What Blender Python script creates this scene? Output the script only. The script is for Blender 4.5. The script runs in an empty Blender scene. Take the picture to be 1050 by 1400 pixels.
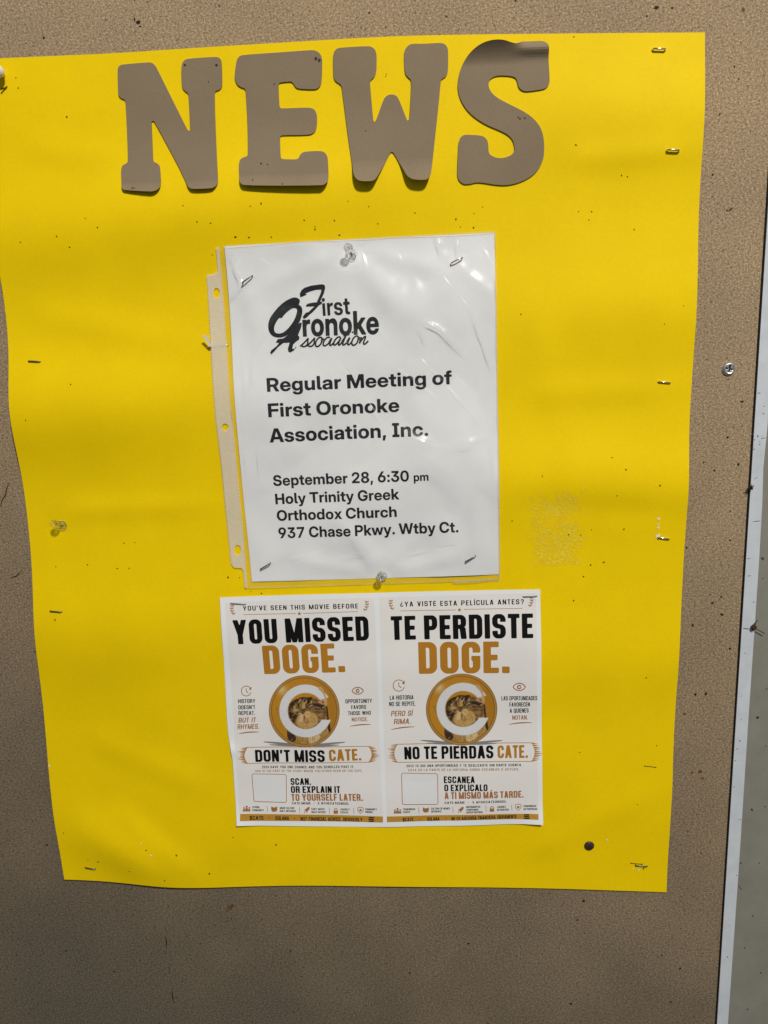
import bpy, math, random
import numpy as np
from mathutils import Matrix, Vector

# ------------------------------------------------------------------ camera, world, lights, exposure
# board coordinates: u right, v up (along the board), n out of the board; world = (u, -n, v + ZB)
ZB = 1.45
sc = bpy.context.scene
F_PX = 1052.0
CAM = np.array([0.06635282, 0.10640162, 0.63752905])
RM = np.array([[0.9984825, -0.0180428, -0.052031], [-0.0087626, -0.9848211, 0.1733513], [-0.054369, -0.1726323, -0.9834847]])
def W3(p):
    p = np.asarray(p, float).reshape(-1, 3)
    return np.stack([p[:, 0], -p[:, 2], p[:, 1] + ZB], 1)
def wdir(d): return Vector((d[0], -d[2], d[1]))
cam_d = bpy.data.cameras.new('camera')
cam = bpy.data.objects.new('camera', cam_d)
sc.collection.objects.link(cam)
cam_d.sensor_fit = 'VERTICAL'; cam_d.sensor_height = 24.0; cam_d.sensor_width = 18.0
cam_d.lens = 24.0 * F_PX / 1400.0
cam_d.clip_start = 0.01; cam_d.clip_end = 50
cx, cy, cz = wdir(RM[0]), -wdir(RM[1]), -wdir(RM[2])
M = Matrix((cx, cy, cz)).transposed().to_4x4()
M.translation = Vector(W3(CAM)[0])
cam.matrix_world = M
sc.camera = cam

world = bpy.data.worlds.new('World'); sc.world = world
world.use_nodes = True
bg = world.node_tree.nodes['Background']
bg.inputs['Strength'].default_value = 0.27
wn = world.node_tree                                                    # dim cool surroundings, lighter overhead than below
wt = wn.nodes.new('ShaderNodeTexCoord'); wsx = wn.nodes.new('ShaderNodeSeparateXYZ'); wns = wn.nodes.new('ShaderNodeTexNoise'); wns.inputs['Scale'].default_value = 2.6
wa = wn.nodes.new('ShaderNodeMath'); wa.operation = 'MULTIPLY_ADD'; wa.inputs[1].default_value = 0.9
wr = wn.nodes.new('ShaderNodeValToRGB'); we = wr.color_ramp.elements
wn.links.new(wt.outputs['Generated'], wsx.inputs[0]); wn.links.new(wt.outputs['Generated'], wns.inputs['Vector'])
wn.links.new(wns.outputs['Fac'], wa.inputs[0]); wn.links.new(wsx.outputs['Z'], wa.inputs[2]); wn.links.new(wa.outputs[0], wr.inputs['Fac'])
we[0].position = 0.0; we[0].color = (0.16, 0.20, 0.25, 1); we[1].position = 1.0; we[1].color = (0.95, 1.0, 1.08, 1)
wm_ = we.new(0.45); wm_.color = (0.38, 0.45, 0.52, 1)
wn.links.new(wr.outputs['Color'], bg.inputs['Color'])

def area(name, pos, target, size, power, color):
    l = bpy.data.lights.new(name, 'AREA'); l.shape = 'DISK'; l.size = size; l.energy = power; l.color = color
    o = bpy.data.objects.new(name, l); sc.collection.objects.link(o)
    o.location = W3(pos)[0]
    o.rotation_euler = (Vector(W3(target)[0]) - o.location).to_track_quat('-Z', 'Y').to_euler()
    return o
area('ceiling_lamp', (1.02, 2.42, 2.36), (0.0, 0.0, 0.0), 0.34, 118.0, (1.0, 0.955, 0.87))

sc.view_settings.view_transform = 'Standard'; sc.view_settings.look = 'None'
sc.view_settings.exposure = 0.0; sc.view_settings.gamma = 1.0
sc.view_settings.use_curve_mapping = False
sc.cycles.max_bounces = 10; sc.cycles.transparent_max_bounces = 16

# ------------------------------------------------------------------ helpers
rng = random.Random(7)
ORG = {}
def P(x, y, n=0.003):
    """point of the board, at height n over it, seen at a pixel of the 1050x1400 photograph"""
    d = RM.T @ np.array([(x - 525) / F_PX, (y - 700) / F_PX, 1.0])
    t = (n - CAM[2]) / d[2]
    q = CAM + t * d
    return q[:2]
def PP(pts, n=0.003): return np.array([P(x, y, n) for x, y in pts])

def obj(name, verts, faces, mats, parent=None, origin=None, smooth=False, mi=None, uvn=True):
    """one mesh object; verts in board coordinates"""
    w = W3(verts) if uvn else np.asarray(verts, float)
    if parent is not None: o0 = ORG[parent.name]
    elif origin is not None: o0 = W3(origin)[0]
    else: o0 = w.mean(0)
    me = bpy.data.meshes.new(name)
    me.from_pydata((w - o0).tolist(), [], [tuple(int(i) for i in f) for f in faces])
    for m in (mats if isinstance(mats, (list, tuple)) else [mats]): me.materials.append(m)
    if mi is not None: me.polygons.foreach_set('material_index', list(mi))
    if smooth: me.polygons.foreach_set('use_smooth', [True] * len(me.polygons))
    me.update()
    o = bpy.data.objects.new(name, me); sc.collection.objects.link(o)
    ORG[o.name] = o0
    if parent is not None: o.parent = parent
    else: o.location = o0
    return o
def empty(name, origin):
    o = bpy.data.objects.new(name, None); sc.collection.objects.link(o)
    o.empty_display_size = 0.01
    o.location = W3(origin)[0]; ORG[o.name] = W3(origin)[0]
    return o
def tag(o, label, cat, group=None, kind=None):
    o['label'] = label; o['category'] = cat
    if group: o['group'] = group
    if kind: o['kind'] = kind
    return o
def copy_thing(src, origin):
    r = src.copy(); sc.collection.objects.link(r); r.location = W3(origin)[0]; ORG[r.name] = W3(origin)[0]
    for k in ('label', 'group'):
        if k in r: del r[k]
    for ch in list(src.children):
        c = ch.copy(); sc.collection.objects.link(c); c.parent = r; ORG[c.name] = ORG[r.name]
    return r

class Geo:
    def __init__(s): s.v = []; s.f = []; s.m = []; s.n = 0
    def add(s, v, f, m=0):
        v = np.asarray(v, float); s.v.append(v); s.f += [tuple(i + s.n for i in q) for q in f]
        s.m += [m] * len(f); s.n += len(v); return s
    def verts(s): return np.concatenate(s.v) if s.v else np.zeros((0, 3))

# ---- signed-distance outlines turned into meshes
def ms(F, x0, y0, dx, dy=None):
    """marching squares: the mesh of F < 0"""
    dy = dy or dx
    ny, nx = F.shape; V = []; idx = {}; faces = []
    ins = F < 0
    def vert(key, x, y):
        if key not in idx: idx[key] = len(V); V.append((x, y))
        return idx[key]
    cnt = ins[:-1, :-1].astype(int) + ins[1:, :-1] + ins[:-1, 1:] + ins[1:, 1:]
    for j, i in zip(*np.nonzero(cnt)):
        i = int(i); j = int(j)
        c = [(i, j), (i + 1, j), (i + 1, j + 1), (i, j + 1)]; poly = []
        for k in range(4):
            a = c[k]; b = c[(k + 1) % 4]
            if ins[a[1], a[0]]: poly.append(vert(a, x0 + a[0] * dx, y0 + a[1] * dy))
            if ins[a[1], a[0]] != ins[b[1], b[0]]:
                fa = F[a[1], a[0]]; fb = F[b[1], b[0]]; t = fa / (fa - fb)
                t = min(max(t, 0.02), 0.98)
                if a > b: key = (b, a)
                else: key = (a, b)
                poly.append(vert(key, x0 + (a[0] + (b[0] - a[0]) * t) * dx, y0 + (a[1] + (b[1] - a[1]) * t) * dy))
        if len(poly) > 2: faces.append(tuple(poly))
    return np.array(V).reshape(-1, 2), faces
def poly_sd(polys, X, Y):
    """signed distance to closed polylines, nonzero winding"""
    x = X.ravel(); y = Y.ravel(); d2 = np.full(x.shape, 1e18); wn = np.zeros(x.shape, int)
    for q in polys:
        q = np.asarray(q, float)
        for (ax, ay), (bx, by) in zip(q, np.roll(q, -1, 0)):
            ex, ey = bx - ax, by - ay; L = ex * ex + ey * ey
            if L < 1e-18: continue
            t = np.clip(((x - ax) * ex + (y - ay) * ey) / L, 0, 1)
            d2 = np.minimum(d2, (x - ax - t * ex) ** 2 + (y - ay - t * ey) ** 2)
            cr = ex * (y - ay) - ey * (x - ax)
            wn += ((ay <= y) & (by > y) & (cr > 0)).astype(int) - ((ay > y) & (by <= y) & (cr < 0)).astype(int)
    d = np.sqrt(d2); d[wn != 0] *= -1
    return d.reshape(X.shape)
def smooth_closed(pts, it=1):
    q = np.asarray(pts, float)
    for _ in range(it):
        n = np.roll(q, -1, 0); q = np.stack([.75 * q + .25 * n, .25 * q + .75 * n], 1).reshape(-1, 2)
    return q
def poly_mesh(polys, cell, grow=0.0):
    a = np.concatenate(polys); lo = a.min(0) - 2 * cell; hi = a.max(0) + 2 * cell
    nx, ny = (np.ceil((hi - lo) / cell).astype(int) + 1)
    X, Y = np.meshgrid(lo[0] + np.arange(nx) * cell, lo[1] + np.arange(ny) * cell)
    return ms(poly_sd(polys, X, Y) - grow, lo[0], lo[1], cell)
def solid(v2, faces, zf, thick):
    """sheet of a given thickness whose front follows zf"""
    z = zf(v2[:, 0], v2[:, 1]); n = len(v2)
    V = np.concatenate([np.column_stack([v2, z]), np.column_stack([v2, z - thick])])
    Fs = [tuple(f) for f in faces] + [tuple(i + n for i in reversed(f)) for f in faces]
    V = np.concatenate([V, V])                                          # the rim has its own vertices, so its edge stays crisp
    ed = {}
    for f in faces:
        for a, b in zip(f, f[1:] + f[:1]): ed[(a, b)] = 1
    for a, b in list(ed):
        if (b, a) not in ed: Fs.append((b + 2 * n, a + 2 * n, a + 3 * n, b + 3 * n))
    return V, Fs

# ---- sheets stretched between four edge curves
def resample(pts, n, corner=True):
    q = np.asarray(pts, float); s = np.r_[0, np.cumsum(np.hypot(*np.diff(q, axis=0).T))]
    t = np.linspace(0, s[-1], n)
    r = np.column_stack([np.interp(t, s, q[:, 0]), np.interp(t, s, q[:, 1])])
    k = max(2, n // 18); ker = np.ones(2 * k + 1) / (2 * k + 1)        # round the traced corners off, ends kept
    e = np.concatenate([2 * r[0] - r[k:0:-1], r, 2 * r[-1] - r[-2:-k - 2:-1]])
    return np.column_stack([np.convolve(e[:, 0], ker, 'valid'), np.convolve(e[:, 1], ker, 'valid')])
def coons(top, right, bottom, left, nu, nv):
    """top, bottom run left to right; left, right run top to bottom"""
    T = resample(top, nu); B = resample(bottom, nu); L = resample(left, nv); R = resample(right, nv)
    s = np.linspace(0, 1, nu)[None, :, None]; t = np.linspace(0, 1, nv)[:, None, None]
    G = (1 - t) * T[None] + t * B[None] + (1 - s) * L[:, None] + s * R[:, None] \
        - ((1 - s) * (1 - t) * T[0] + s * (1 - t) * T[-1] + (1 - s) * t * B[0] + s * t * B[-1])
    v = G.reshape(-1, 2)
    f = [(j * nu + i, (j + 1) * nu + i, (j + 1) * nu + i + 1, j * nu + i + 1) for j in range(nv - 1) for i in range(nu - 1)]
    return v, f

# ---- relief of the papers
def waves(seed, n, lmin, lmax, amp):
    r = np.random.RandomState(seed); ks = []
    for _ in range(n):
        l = lmin * (lmax / lmin) ** r.rand(); a = r.rand() * 6.283
        ks.append((6.283 / l * math.cos(a), 6.283 / l * math.sin(a), r.rand() * 6.283, amp * l / lmax))
    return lambda u, v: sum(a * np.sin(kx * u + ky * v + ph) for kx, ky, ph, a in ks)
w_big = waves(3, 5, 0.10, 0.30, 0.00035)
def gauss(u, v, c, su, sv, ang=0.0):
    du, dv = u - c[0], v - c[1]; ca, sa = math.cos(ang), math.sin(ang)
    a = du * ca + dv * sa; b = -du * sa + dv * ca
    return np.exp(-(a / su) ** 2 - (b / sv) ** 2)
c_corner = P(175, 1165); c_b1 = P(70, 560); c_b2 = P(30, 250); c_b3 = P(840, 660); c_b4 = P(900, 160)
c_b5 = P(300, 660); c_b6 = P(860, 420); c_b7 = P(250, 290); c_b8 = P(860, 900); c_b9 = P(130, 860)
def ridge(u, v, L_):
    h = 0
    for a, b, w, k in L_:
        e = b - a; t = np.clip(((u - a[0]) * e[0] + (v - a[1]) * e[1]) / (e @ e), -.1, 1.2)
        h = h + k * np.exp(-((u - a[0] - t * e[0]) ** 2 + (v - a[1] - t * e[1]) ** 2) / w ** 2) * np.clip(t * 4, 0, 1) * np.clip((1.2 - t) * 2, 0, 1)
    return h
pcr = [(P(*a), P(*b), w, k) for a, b, w, k in [((60, 700), (290, 690), .010, .0010), ((700, 690), (925, 700), .012, -.0010), ((30, 430), (280, 470), .014, .0011), ((690, 540), (935, 528), .012, .0009), ((720, 400), (780, 640), .016, .0008), ((100, 1000), (290, 1080), .014, .0010), ((700, 1180), (900, 1080), .014, .0009), ((760, 220), (950, 205), .010, .0010), ((20, 200), (160, 215), .012, .0009), ((150, 1100), (260, 1190), .010, .0010)]]
def h_poster(u, v):
    h = 0.0022 + w_big(u, v)
    h = h + 0.0084 * gauss(u, v, c_b1, 0.17, 0.042, 0.05)
    h = h + 0.0070 * gauss(u, v, c_b7, 0.20, 0.036, 0.10)
    h = h + 0.0064 * gauss(u, v, c_b3, 0.16, 0.036, -0.06)
    h = h + 0.0045 * gauss(u, v, c_b4, 0.15, 0.040, -0.05)
    h = h + 0.0038 * gauss(u, v, c_b6, 0.13, 0.040, 0.04)
    h = h + 0.0034 * gauss(u, v, c_b8, 0.15, 0.040, 0.04)
    h = h + 0.0053 * gauss(u, v, c_b9, 0.14, 0.045, 0.03)
    h = h + 0.0052 * gauss(u, v, c_corner, 0.055, 0.024, -0.5)
    h = h + ridge(u, v, pcr)
    return np.maximum(h, 0.0012)
w_sheet = waves(11, 9, 0.03, 0.12, 0.00034)
folds = [(P(*a, .006), P(*b, .006), w, k) for a, b, w, k in [((478, 345), (440, 440), .009, .0011), ((480, 345), (545, 430), .010, .0012), ((470, 342), (360, 390), .008, .0007), ((490, 340), (610, 370), .008, .0007),
        ((521, 786), (470, 715), .009, .0010), ((524, 786), (580, 720), .010, .0011), ((515, 786), (400, 765), .007, .0007), ((530, 786), (630, 760), .007, .0007), ((336, 382), (350, 470), .008, .0006), ((645, 764), (655, 690), .008, .0006), ((560, 540), (660, 640), .014, .0009), ((350, 640), (430, 600), .012, .0006)]]
def h_notice(u, v): return h_poster(u, v) + np.maximum(0.0008 + w_sheet(u, v) + ridge(u, v, folds), 0.0003)
w_fly = waves(23, 8, 0.04, 0.14, 0.00022)
c_kink = P(314, 1026); c_k2 = P(748, 1134); c_k3 = P(318, 1136)
def h_flyer(u, v): return h_poster(u, v) + np.maximum(0.0007 + w_fly(u, v), 0.0003) + 0.0012 * gauss(u, v, c_kink, 0.006, 0.006) + 0.0036 * gauss(u, v, c_k2, 0.022, 0.016, .6) + 0.0026 * gauss(u, v, c_k3, 0.02, 0.014, -.5)

# ---- lettering: outlines of a grotesque (in 1/1000 em) for the notice
GL = (
'R652:53,0 53,728 346,728 398,724 446,715 488,698 525,676 556,648 581,615 599,577 610,534 614,487 610,441 598,400 579,362 553,329 521,302 483,280 439,2'
'64 390,255 337,252 146,252 146,376 336,376 361,378 383,382 403,390 420,400 435,413 446,429 455,446 460,466 462,487 460,509 455,529 446,546 435,562 420'
',574 403,585 383,593 360,597 336,599 208,599 208,0|464,0 299,329 461,329 630,0;;e564:287,-12 237,-8 192,4 151,23 114,49 84,81 60,118 42,161 31,207 28,'
'257 31,308 42,355 60,397 85,435 115,467 150,493 191,512 235,523 283,527 319,525 354,519 386,508 416,493 443,475 467,453 488,428 505,399 519,368 530,33'
'5 536,299 538,261 538,220 80,220 80,314 467,314 399,293 398,317 393,338 385,358 375,375 362,389 346,400 328,408 308,413 286,415 264,413 243,408 226,40'
'0 210,389 197,375 186,358 179,338 174,317 173,293 173,227 174,203 179,180 187,160 197,142 211,127 227,115 246,106 268,101 292,99 309,100 326,102 341,1'
'07 354,113 366,120 377,129 385,139 392,150 397,163 533,163 524,130 509,100 489,72 464,48 435,27 402,11 366,-2 328,-9;;g600:296,-211 249,-209 207,-202 '
'170,-190 138,-174 111,-154 90,-131 73,-104 61,-75 53,-43 196,-43 201,-55 207,-66 215,-75 225,-83 236,-90 249,-95 263,-99 279,-102 296,-102 327,-99 354'
',-90 375,-74 390,-52 400,-24 403,9 403,88 402,88 392,69 379,53 365,39 349,27 332,17 313,10 294,5 273,2 251,1 208,4 169,15 133,34 102,59 76,90 55,127 4'
'0,168 31,213 28,262 31,312 40,357 56,399 77,436 103,467 134,493 169,511 208,523 250,527 272,525 292,522 312,517 330,510 347,500 363,489 378,475 391,45'
'9 402,442 403,442 403,516 550,516 550,22 547,-30 536,-74 518,-112 494,-143 464,-168 429,-187 389,-200 344,-208|290,119 313,121 333,127 352,137 369,150'
' 382,167 394,187 402,211 407,236 408,264 407,292 402,318 394,341 382,361 369,378 352,391 333,401 313,407 290,409 268,407 249,401 231,392 215,379 202,3'
'62 192,343 184,319 179,293 178,264 179,235 184,209 192,186 202,166 215,149 231,136 249,126 268,121;;u589:230,-11 195,-8 164,0 135,13 110,31 89,54 72,8'
'2 60,115 53,151 50,192 50,516 199,516 199,221 201,190 210,164 223,144 242,129 264,120 291,117 310,118 327,122 343,129 356,139 368,151 377,166 384,185 '
'388,206 390,230 390,516 538,516 538,0 392,0 392,135 417,135 398,93 375,57 347,28 314,6 275,-7;;l276:220,0 165,4 122,15 90,33 68,60 55,96 50,141 50,728'
' 199,728 199,156 200,142 203,131 208,123 217,118 228,115 242,113 245,113 249,113 252,113 256,113 259,113 263,113 263,0 255,0 248,0 241,0 234,0 227,0;;'
'a556:208,-9 175,-7 144,-1 116,8 92,22 71,39 53,60 41,84 33,113 31,145 32,173 38,197 47,218 59,236 73,252 91,265 110,276 132,285 155,292 180,298 205,30'
'2 232,305 261,308 286,311 307,314 323,318 337,322 347,327 353,333 357,342 359,352 359,355 358,367 354,377 349,387 341,396 332,403 321,409 308,413 293,'
'416 277,417 260,416 245,413 231,409 219,403 209,395 200,386 194,376 189,364 187,352 48,352 53,386 63,417 79,445 101,469 127,489 159,505 195,517 236,52'
'4 281,527 316,525 348,521 377,514 403,505 427,494 447,479 465,463 479,444 491,424 499,401 504,376 506,349 506,0 360,0 360,73 358,73 348,56 337,42 324,'
'29 310,18 293,8 275,1 255,-4 233,-8|250,93 271,95 291,99 308,106 323,115 336,126 346,139 354,154 358,170 360,188 360,239 355,237 350,234 343,232 336,2'
'30 329,228 320,227 311,225 301,223 291,221 281,219 270,217 258,216 243,213 228,209 215,204 203,198 193,191 184,183 178,173 174,162 173,150 174,139 177'
',128 182,119 189,112 198,105 209,100 221,96 235,94;;r377:50,0 50,516 194,516 194,427 195,427 206,456 221,479 239,497 262,509 289,516 321,519 329,519 3'
'37,519 344,518 351,518 358,518 364,518 364,392 357,392 349,393 338,393 326,394 313,394 301,394 282,393 265,388 248,381 234,370 222,357 212,341 205,322'
' 200,301 199,276 199,0;; 269:;;M897:53,0 53,728 280,728 395,399 400,382 406,363 413,341 420,318 427,294 434,270 441,245 448,221 454,198 460,177 465,15'
'8 469,142 430,142 434,158 439,177 445,198 451,221 458,245 465,270 472,294 479,318 486,341 492,363 498,382 503,399 616,728 844,728 844,0 692,0 692,340 '
'692,357 692,377 692,398 693,422 694,446 694,472 695,498 696,524 697,551 697,577 698,603 698,627 716,627 709,601 701,574 693,547 685,520 677,493 670,46'
'7 662,441 655,418 649,395 642,374 636,356 631,340 512,0 386,0 265,340 260,356 254,374 247,395 240,418 233,441 225,467 217,493 209,520 201,547 193,574 '
'185,601 177,627 199,627 200,603 200,577 201,551 201,524 202,498 203,472 203,446 204,422 205,398 205,377 205,357 205,340 205,0;;t373:352,516 352,399 9,'
'399 9,516|98,656 246,656 246,162 247,147 251,135 257,126 266,121 279,117 296,116 305,116 315,116 326,116 336,116 345,116 352,116 352,0 342,0 330,0 315'
',0 299,0 282,0 266,0 213,4 171,15 138,34 116,60 102,95 98,138;;i249:50,0 50,516 199,516 199,0|124,577 101,580 81,587 64,600 50,616 42,635 40,656 42,67'
'7 50,696 64,712 81,724 101,732 124,734 147,732 167,724 185,712 198,696 206,677 208,656 206,635 198,616 184,600 167,587 147,580;;n589:199,285 199,0 50,'
'0 50,516 196,516 196,381 172,381 191,423 214,459 242,488 275,509 314,522 358,527 393,524 425,516 454,503 479,484 500,461 516,433 529,401 536,364 538,3'
'23 538,0 390,0 390,295 387,326 379,352 366,372 347,387 324,396 297,398 278,397 261,393 246,386 232,377 221,365 211,349 204,331 200,310;;o583:292,-12 2'
'41,-8 195,3 154,22 117,47 86,79 61,116 42,159 31,206 28,257 31,309 42,356 61,399 86,437 117,468 154,494 195,512 241,524 292,527 342,524 388,512 430,49'
'4 466,468 497,437 522,399 541,356 552,309 555,257 552,206 541,159 522,116 497,79 466,47 430,22 388,3 342,-8|292,109 313,110 333,116 351,126 367,140 38'
'0,157 391,177 399,201 404,228 405,257 404,287 399,314 391,338 380,359 367,376 351,389 333,399 313,405 292,407 270,405 250,399 232,389 216,376 203,359 '
'192,338 184,314 179,287 178,257 179,228 184,201 192,177 203,157 216,140 232,126 250,116 270,110;;f376:356,516 356,399 9,399 9,516|102,0 102,581 104,61'
'2 111,639 121,662 136,682 155,698 178,711 205,720 237,726 272,728 290,728 306,728 323,728 337,728 349,728 356,728 356,611 351,611 344,611 334,611 324,'
'611 315,611 307,611 289,610 274,606 264,598 257,588 252,574 251,555 251,0;;F584:53,0 53,728 562,728 562,595 208,595 208,420 539,420 539,292 208,292 20'
'8,0;;s524:267,-13 223,-10 183,-3 146,8 114,24 85,44 62,68 44,96 32,128 26,163 172,163 177,142 186,125 200,112 218,101 239,95 264,93 289,95 309,99 326,'
'108 338,118 345,131 348,145 346,157 340,168 331,177 318,184 301,191 282,195 191,213 145,225 107,242 77,265 55,293 42,325 37,363 40,394 49,423 64,449 8'
'5,472 110,491 141,506 176,517 215,524 258,526 302,524 341,517 377,505 408,489 434,469 456,445 472,417 482,386 486,351 348,351 345,370 337,387 324,402 '
'307,413 286,419 263,422 241,420 222,415 206,406 195,396 188,383 185,369 187,357 193,347 202,338 214,330 229,324 247,319 346,300 393,288 432,271 461,25'
'1 482,225 494,195 498,159 495,126 485,96 469,69 447,45 420,25 388,9 351,-3 311,-10;;O747:374,-12 311,-7 252,8 198,34 149,68 108,112 75,163 50,223 35,2'
'90 30,363 35,437 50,504 75,564 108,616 149,659 198,694 252,719 311,734 374,739 437,734 495,719 550,694 598,659 639,616 672,564 698,504 713,437 718,363'
' 713,289 698,223 672,163 639,111 598,68 550,34 495,8 437,-7|374,125 409,128 442,137 471,153 498,174 520,202 538,234 551,272 559,315 561,363 559,412 55'
'1,455 538,493 520,526 498,553 471,575 442,590 409,599 374,602 338,599 306,590 276,575 250,553 228,526 210,493 197,455 189,412 186,363 189,315 197,272 '
'210,234 228,202 250,174 276,153 306,137 338,128;;k554:185,146 185,321 200,321 376,516 550,516 318,255 283,255|50,0 50,728 199,728 199,0|387,0 228,222 '
'326,326 560,0;;A718:4,0 258,728 459,728 714,0 542,0 430,347 416,395 401,445 386,494 371,547 355,604 338,664 381,664 364,604 347,547 332,494 317,445 30'
'2,395 287,347 172,0|168,155 168,279 550,279 550,155;;c558:288,-12 238,-8 193,3 152,22 115,48 85,79 60,117 42,160 31,206 28,257 31,309 42,356 60,398 85'
',436 115,468 152,493 193,512 238,524 288,527 321,526 353,521 383,512 410,501 436,486 458,469 478,450 496,428 510,404 521,378 528,350 532,321 389,321 3'
'86,333 383,345 378,356 372,366 366,376 358,384 349,391 339,397 328,401 317,405 304,407 290,408 268,406 248,400 230,389 214,375 202,358 191,337 184,313'
' 179,287 178,257 179,228 184,202 191,178 202,157 214,140 230,126 248,116 268,110 290,108 304,109 317,111 328,114 339,119 348,125 357,132 365,140 371,1'
'49 377,160 382,171 385,183 388,196 532,196 529,167 522,139 511,113 497,89 480,67 460,47 437,30 412,15 384,4 354,-5 322,-10;;,269:38,-153 73,120 216,12'
'0 142,-153;;I396:31,0 31,125 120,125 120,602 31,602 31,728 365,728 365,602 276,602 276,125 365,125 365,0;;.269:135,-9 113,-6 93,2 75,16 62,34 53,54 51'
',76 53,98 62,118 75,136 93,150 113,158 135,161 158,158 178,150 195,136 209,118 217,98 220,76 217,54 209,34 195,16 178,2 158,-6;;S656:331,-12 271,-8 21'
'8,1 171,18 130,41 96,69 69,104 50,144 38,189 34,239 184,239 186,214 192,192 202,172 216,155 233,141 254,130 277,122 303,117 332,115 358,116 382,120 40'
'3,126 422,135 438,145 451,158 460,172 466,188 468,206 466,220 462,234 454,246 444,256 430,266 413,275 392,284 367,291 338,298 262,314 196,333 143,357 '
'101,388 72,425 54,468 48,517 52,560 64,598 83,634 109,664 142,690 181,711 225,727 273,736 326,739 380,736 429,727 472,711 510,689 542,662 568,630 587,'
'592 599,550 604,504 459,504 453,535 440,561 420,583 394,599 363,609 327,612 304,611 283,607 263,601 246,593 231,582 219,570 211,556 205,541 204,525 20'
'5,511 209,498 216,487 226,476 240,467 256,459 276,451 300,444 328,437 396,423 433,414 467,403 497,392 524,379 547,364 567,348 584,331 598,311 608,290 '
'616,267 620,243 622,216 618,171 606,131 587,94 560,63 527,37 486,16 440,0 388,-9;;p600:50,-204 50,516 197,516 197,446 199,446 210,463 223,478 237,491 '
'253,502 270,511 289,518 308,523 329,526 351,527 393,523 431,511 466,493 497,467 523,435 544,398 560,356 569,309 572,258 569,207 560,160 545,117 524,80'
' 498,48 467,23 432,4 393,-7 349,-11 328,-10 307,-6 287,-1 269,7 252,17 237,29 223,43 211,59 200,77 199,77 199,-204|310,110 332,112 352,118 370,127 385'
',141 398,158 409,178 416,202 421,229 422,258 421,288 416,315 409,339 398,359 385,376 370,389 352,399 332,405 310,407 288,405 267,399 248,388 232,374 2'
'18,357 207,337 198,313 194,287 192,258 194,230 198,204 207,180 218,159 232,142 248,128 267,118 288,112;;m887:50,0 50,516 193,516 193,399 185,399 195,4'
'26 208,450 223,470 240,488 260,502 281,513 303,520 326,525 350,527 387,523 422,511 452,493 478,467 495,436 505,399 490,399 498,424 510,447 525,467 543'
',485 563,499 586,511 610,520 636,525 664,527 696,524 725,517 753,505 777,488 798,467 815,442 827,413 835,379 837,342 837,0 689,0 689,313 686,341 678,3'
'64 664,381 646,394 626,402 603,404 586,403 571,399 557,392 544,383 534,372 526,359 520,344 516,327 515,309 515,0 372,0 372,317 370,342 362,363 349,381'
' 332,394 312,402 288,404 272,403 257,399 243,392 230,383 220,372 211,358 204,342 200,324 199,304 199,0;;b600:349,-11 327,-10 306,-6 287,-1 268,7 251,1'
'7 235,29 220,44 208,60 197,79 197,79 197,0 50,0 50,728 199,728 199,445 199,445 211,462 224,477 238,491 254,502 271,511 289,518 308,523 329,526 351,527'
' 393,523 431,511 466,493 497,467 523,435 544,398 560,356 569,309 572,258 569,207 560,160 545,117 524,80 498,48 467,23 432,4 393,-7|310,110 332,112 352'
',118 370,127 385,141 398,158 409,178 416,202 421,229 422,258 421,288 416,315 409,339 398,359 385,376 370,389 352,399 332,405 310,407 288,405 267,399 2'
'48,388 232,374 218,357 207,337 198,313 194,287 192,258 194,230 198,204 207,180 218,159 232,142 248,128 267,118 288,112;;2645:62,0 62,113 329,341 349,3'
'58 368,376 385,392 401,409 414,426 425,444 433,462 438,483 439,504 438,526 433,545 425,563 414,578 401,591 385,602 367,609 347,614 324,616 300,614 279'
',608 259,599 242,586 228,570 216,551 208,529 203,504 201,476 59,476 62,527 73,573 91,615 116,652 147,682 183,707 226,725 273,736 325,739 373,736 418,7'
'27 459,711 495,690 525,664 550,632 569,596 580,556 584,512 582,479 575,448 565,419 550,391 531,364 509,338 484,311 455,284 423,256 272,125 272,124 587'
',124 587,0;;8645:322,-12 269,-9 220,0 176,14 138,34 105,58 79,87 59,120 47,156 44,196 46,228 53,257 66,284 82,308 103,329 128,347 156,361 187,372 221,'
'378 221,378 177,389 140,407 109,432 86,463 72,500 68,542 71,579 82,613 100,644 124,672 154,695 190,714 230,728 274,736 322,739 371,737 415,728 455,714'
' 491,696 520,673 545,645 562,614 573,579 576,542 572,500 558,463 535,432 504,407 467,389 424,378 424,378 458,372 489,361 517,347 541,329 562,308 579,2'
'84 591,257 599,227 601,196 597,156 585,120 566,87 539,58 507,34 468,14 424,0 375,-9|322,100 345,102 367,106 386,113 403,124 418,136 430,151 438,168 44'
'3,186 445,206 443,227 438,246 429,263 417,279 403,292 386,302 366,310 345,315 322,316 299,315 278,310 259,302 241,292 227,279 215,263 206,246 201,227 '
'199,206 201,186 206,168 215,151 226,136 241,124 258,113 277,106 299,102|322,430 342,432 361,436 378,443 393,452 405,463 415,477 422,492 427,509 428,52'
'8 427,547 422,564 415,579 405,592 393,604 378,613 361,619 343,623 322,625 302,623 283,619 266,613 251,604 239,592 229,579 222,564 217,547 216,528 217,'
'509 222,492 229,477 239,463 252,452 266,443 283,436 302,432;;6645:326,-11 274,-7 227,4 184,21 146,45 113,75 87,110 68,150 56,193 52,240 55,279 63,318 '
'77,356 97,396 122,439 151,484 319,728 485,728 254,398 223,398 231,409 239,420 249,432 261,443 275,453 291,462 310,468 331,472 356,474 401,470 443,461 '
'480,444 513,422 541,395 563,362 579,325 589,284 593,239 589,192 577,149 559,109 533,74 502,45 465,21 423,4 376,-7|322,110 345,112 366,117 386,127 403,'
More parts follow.
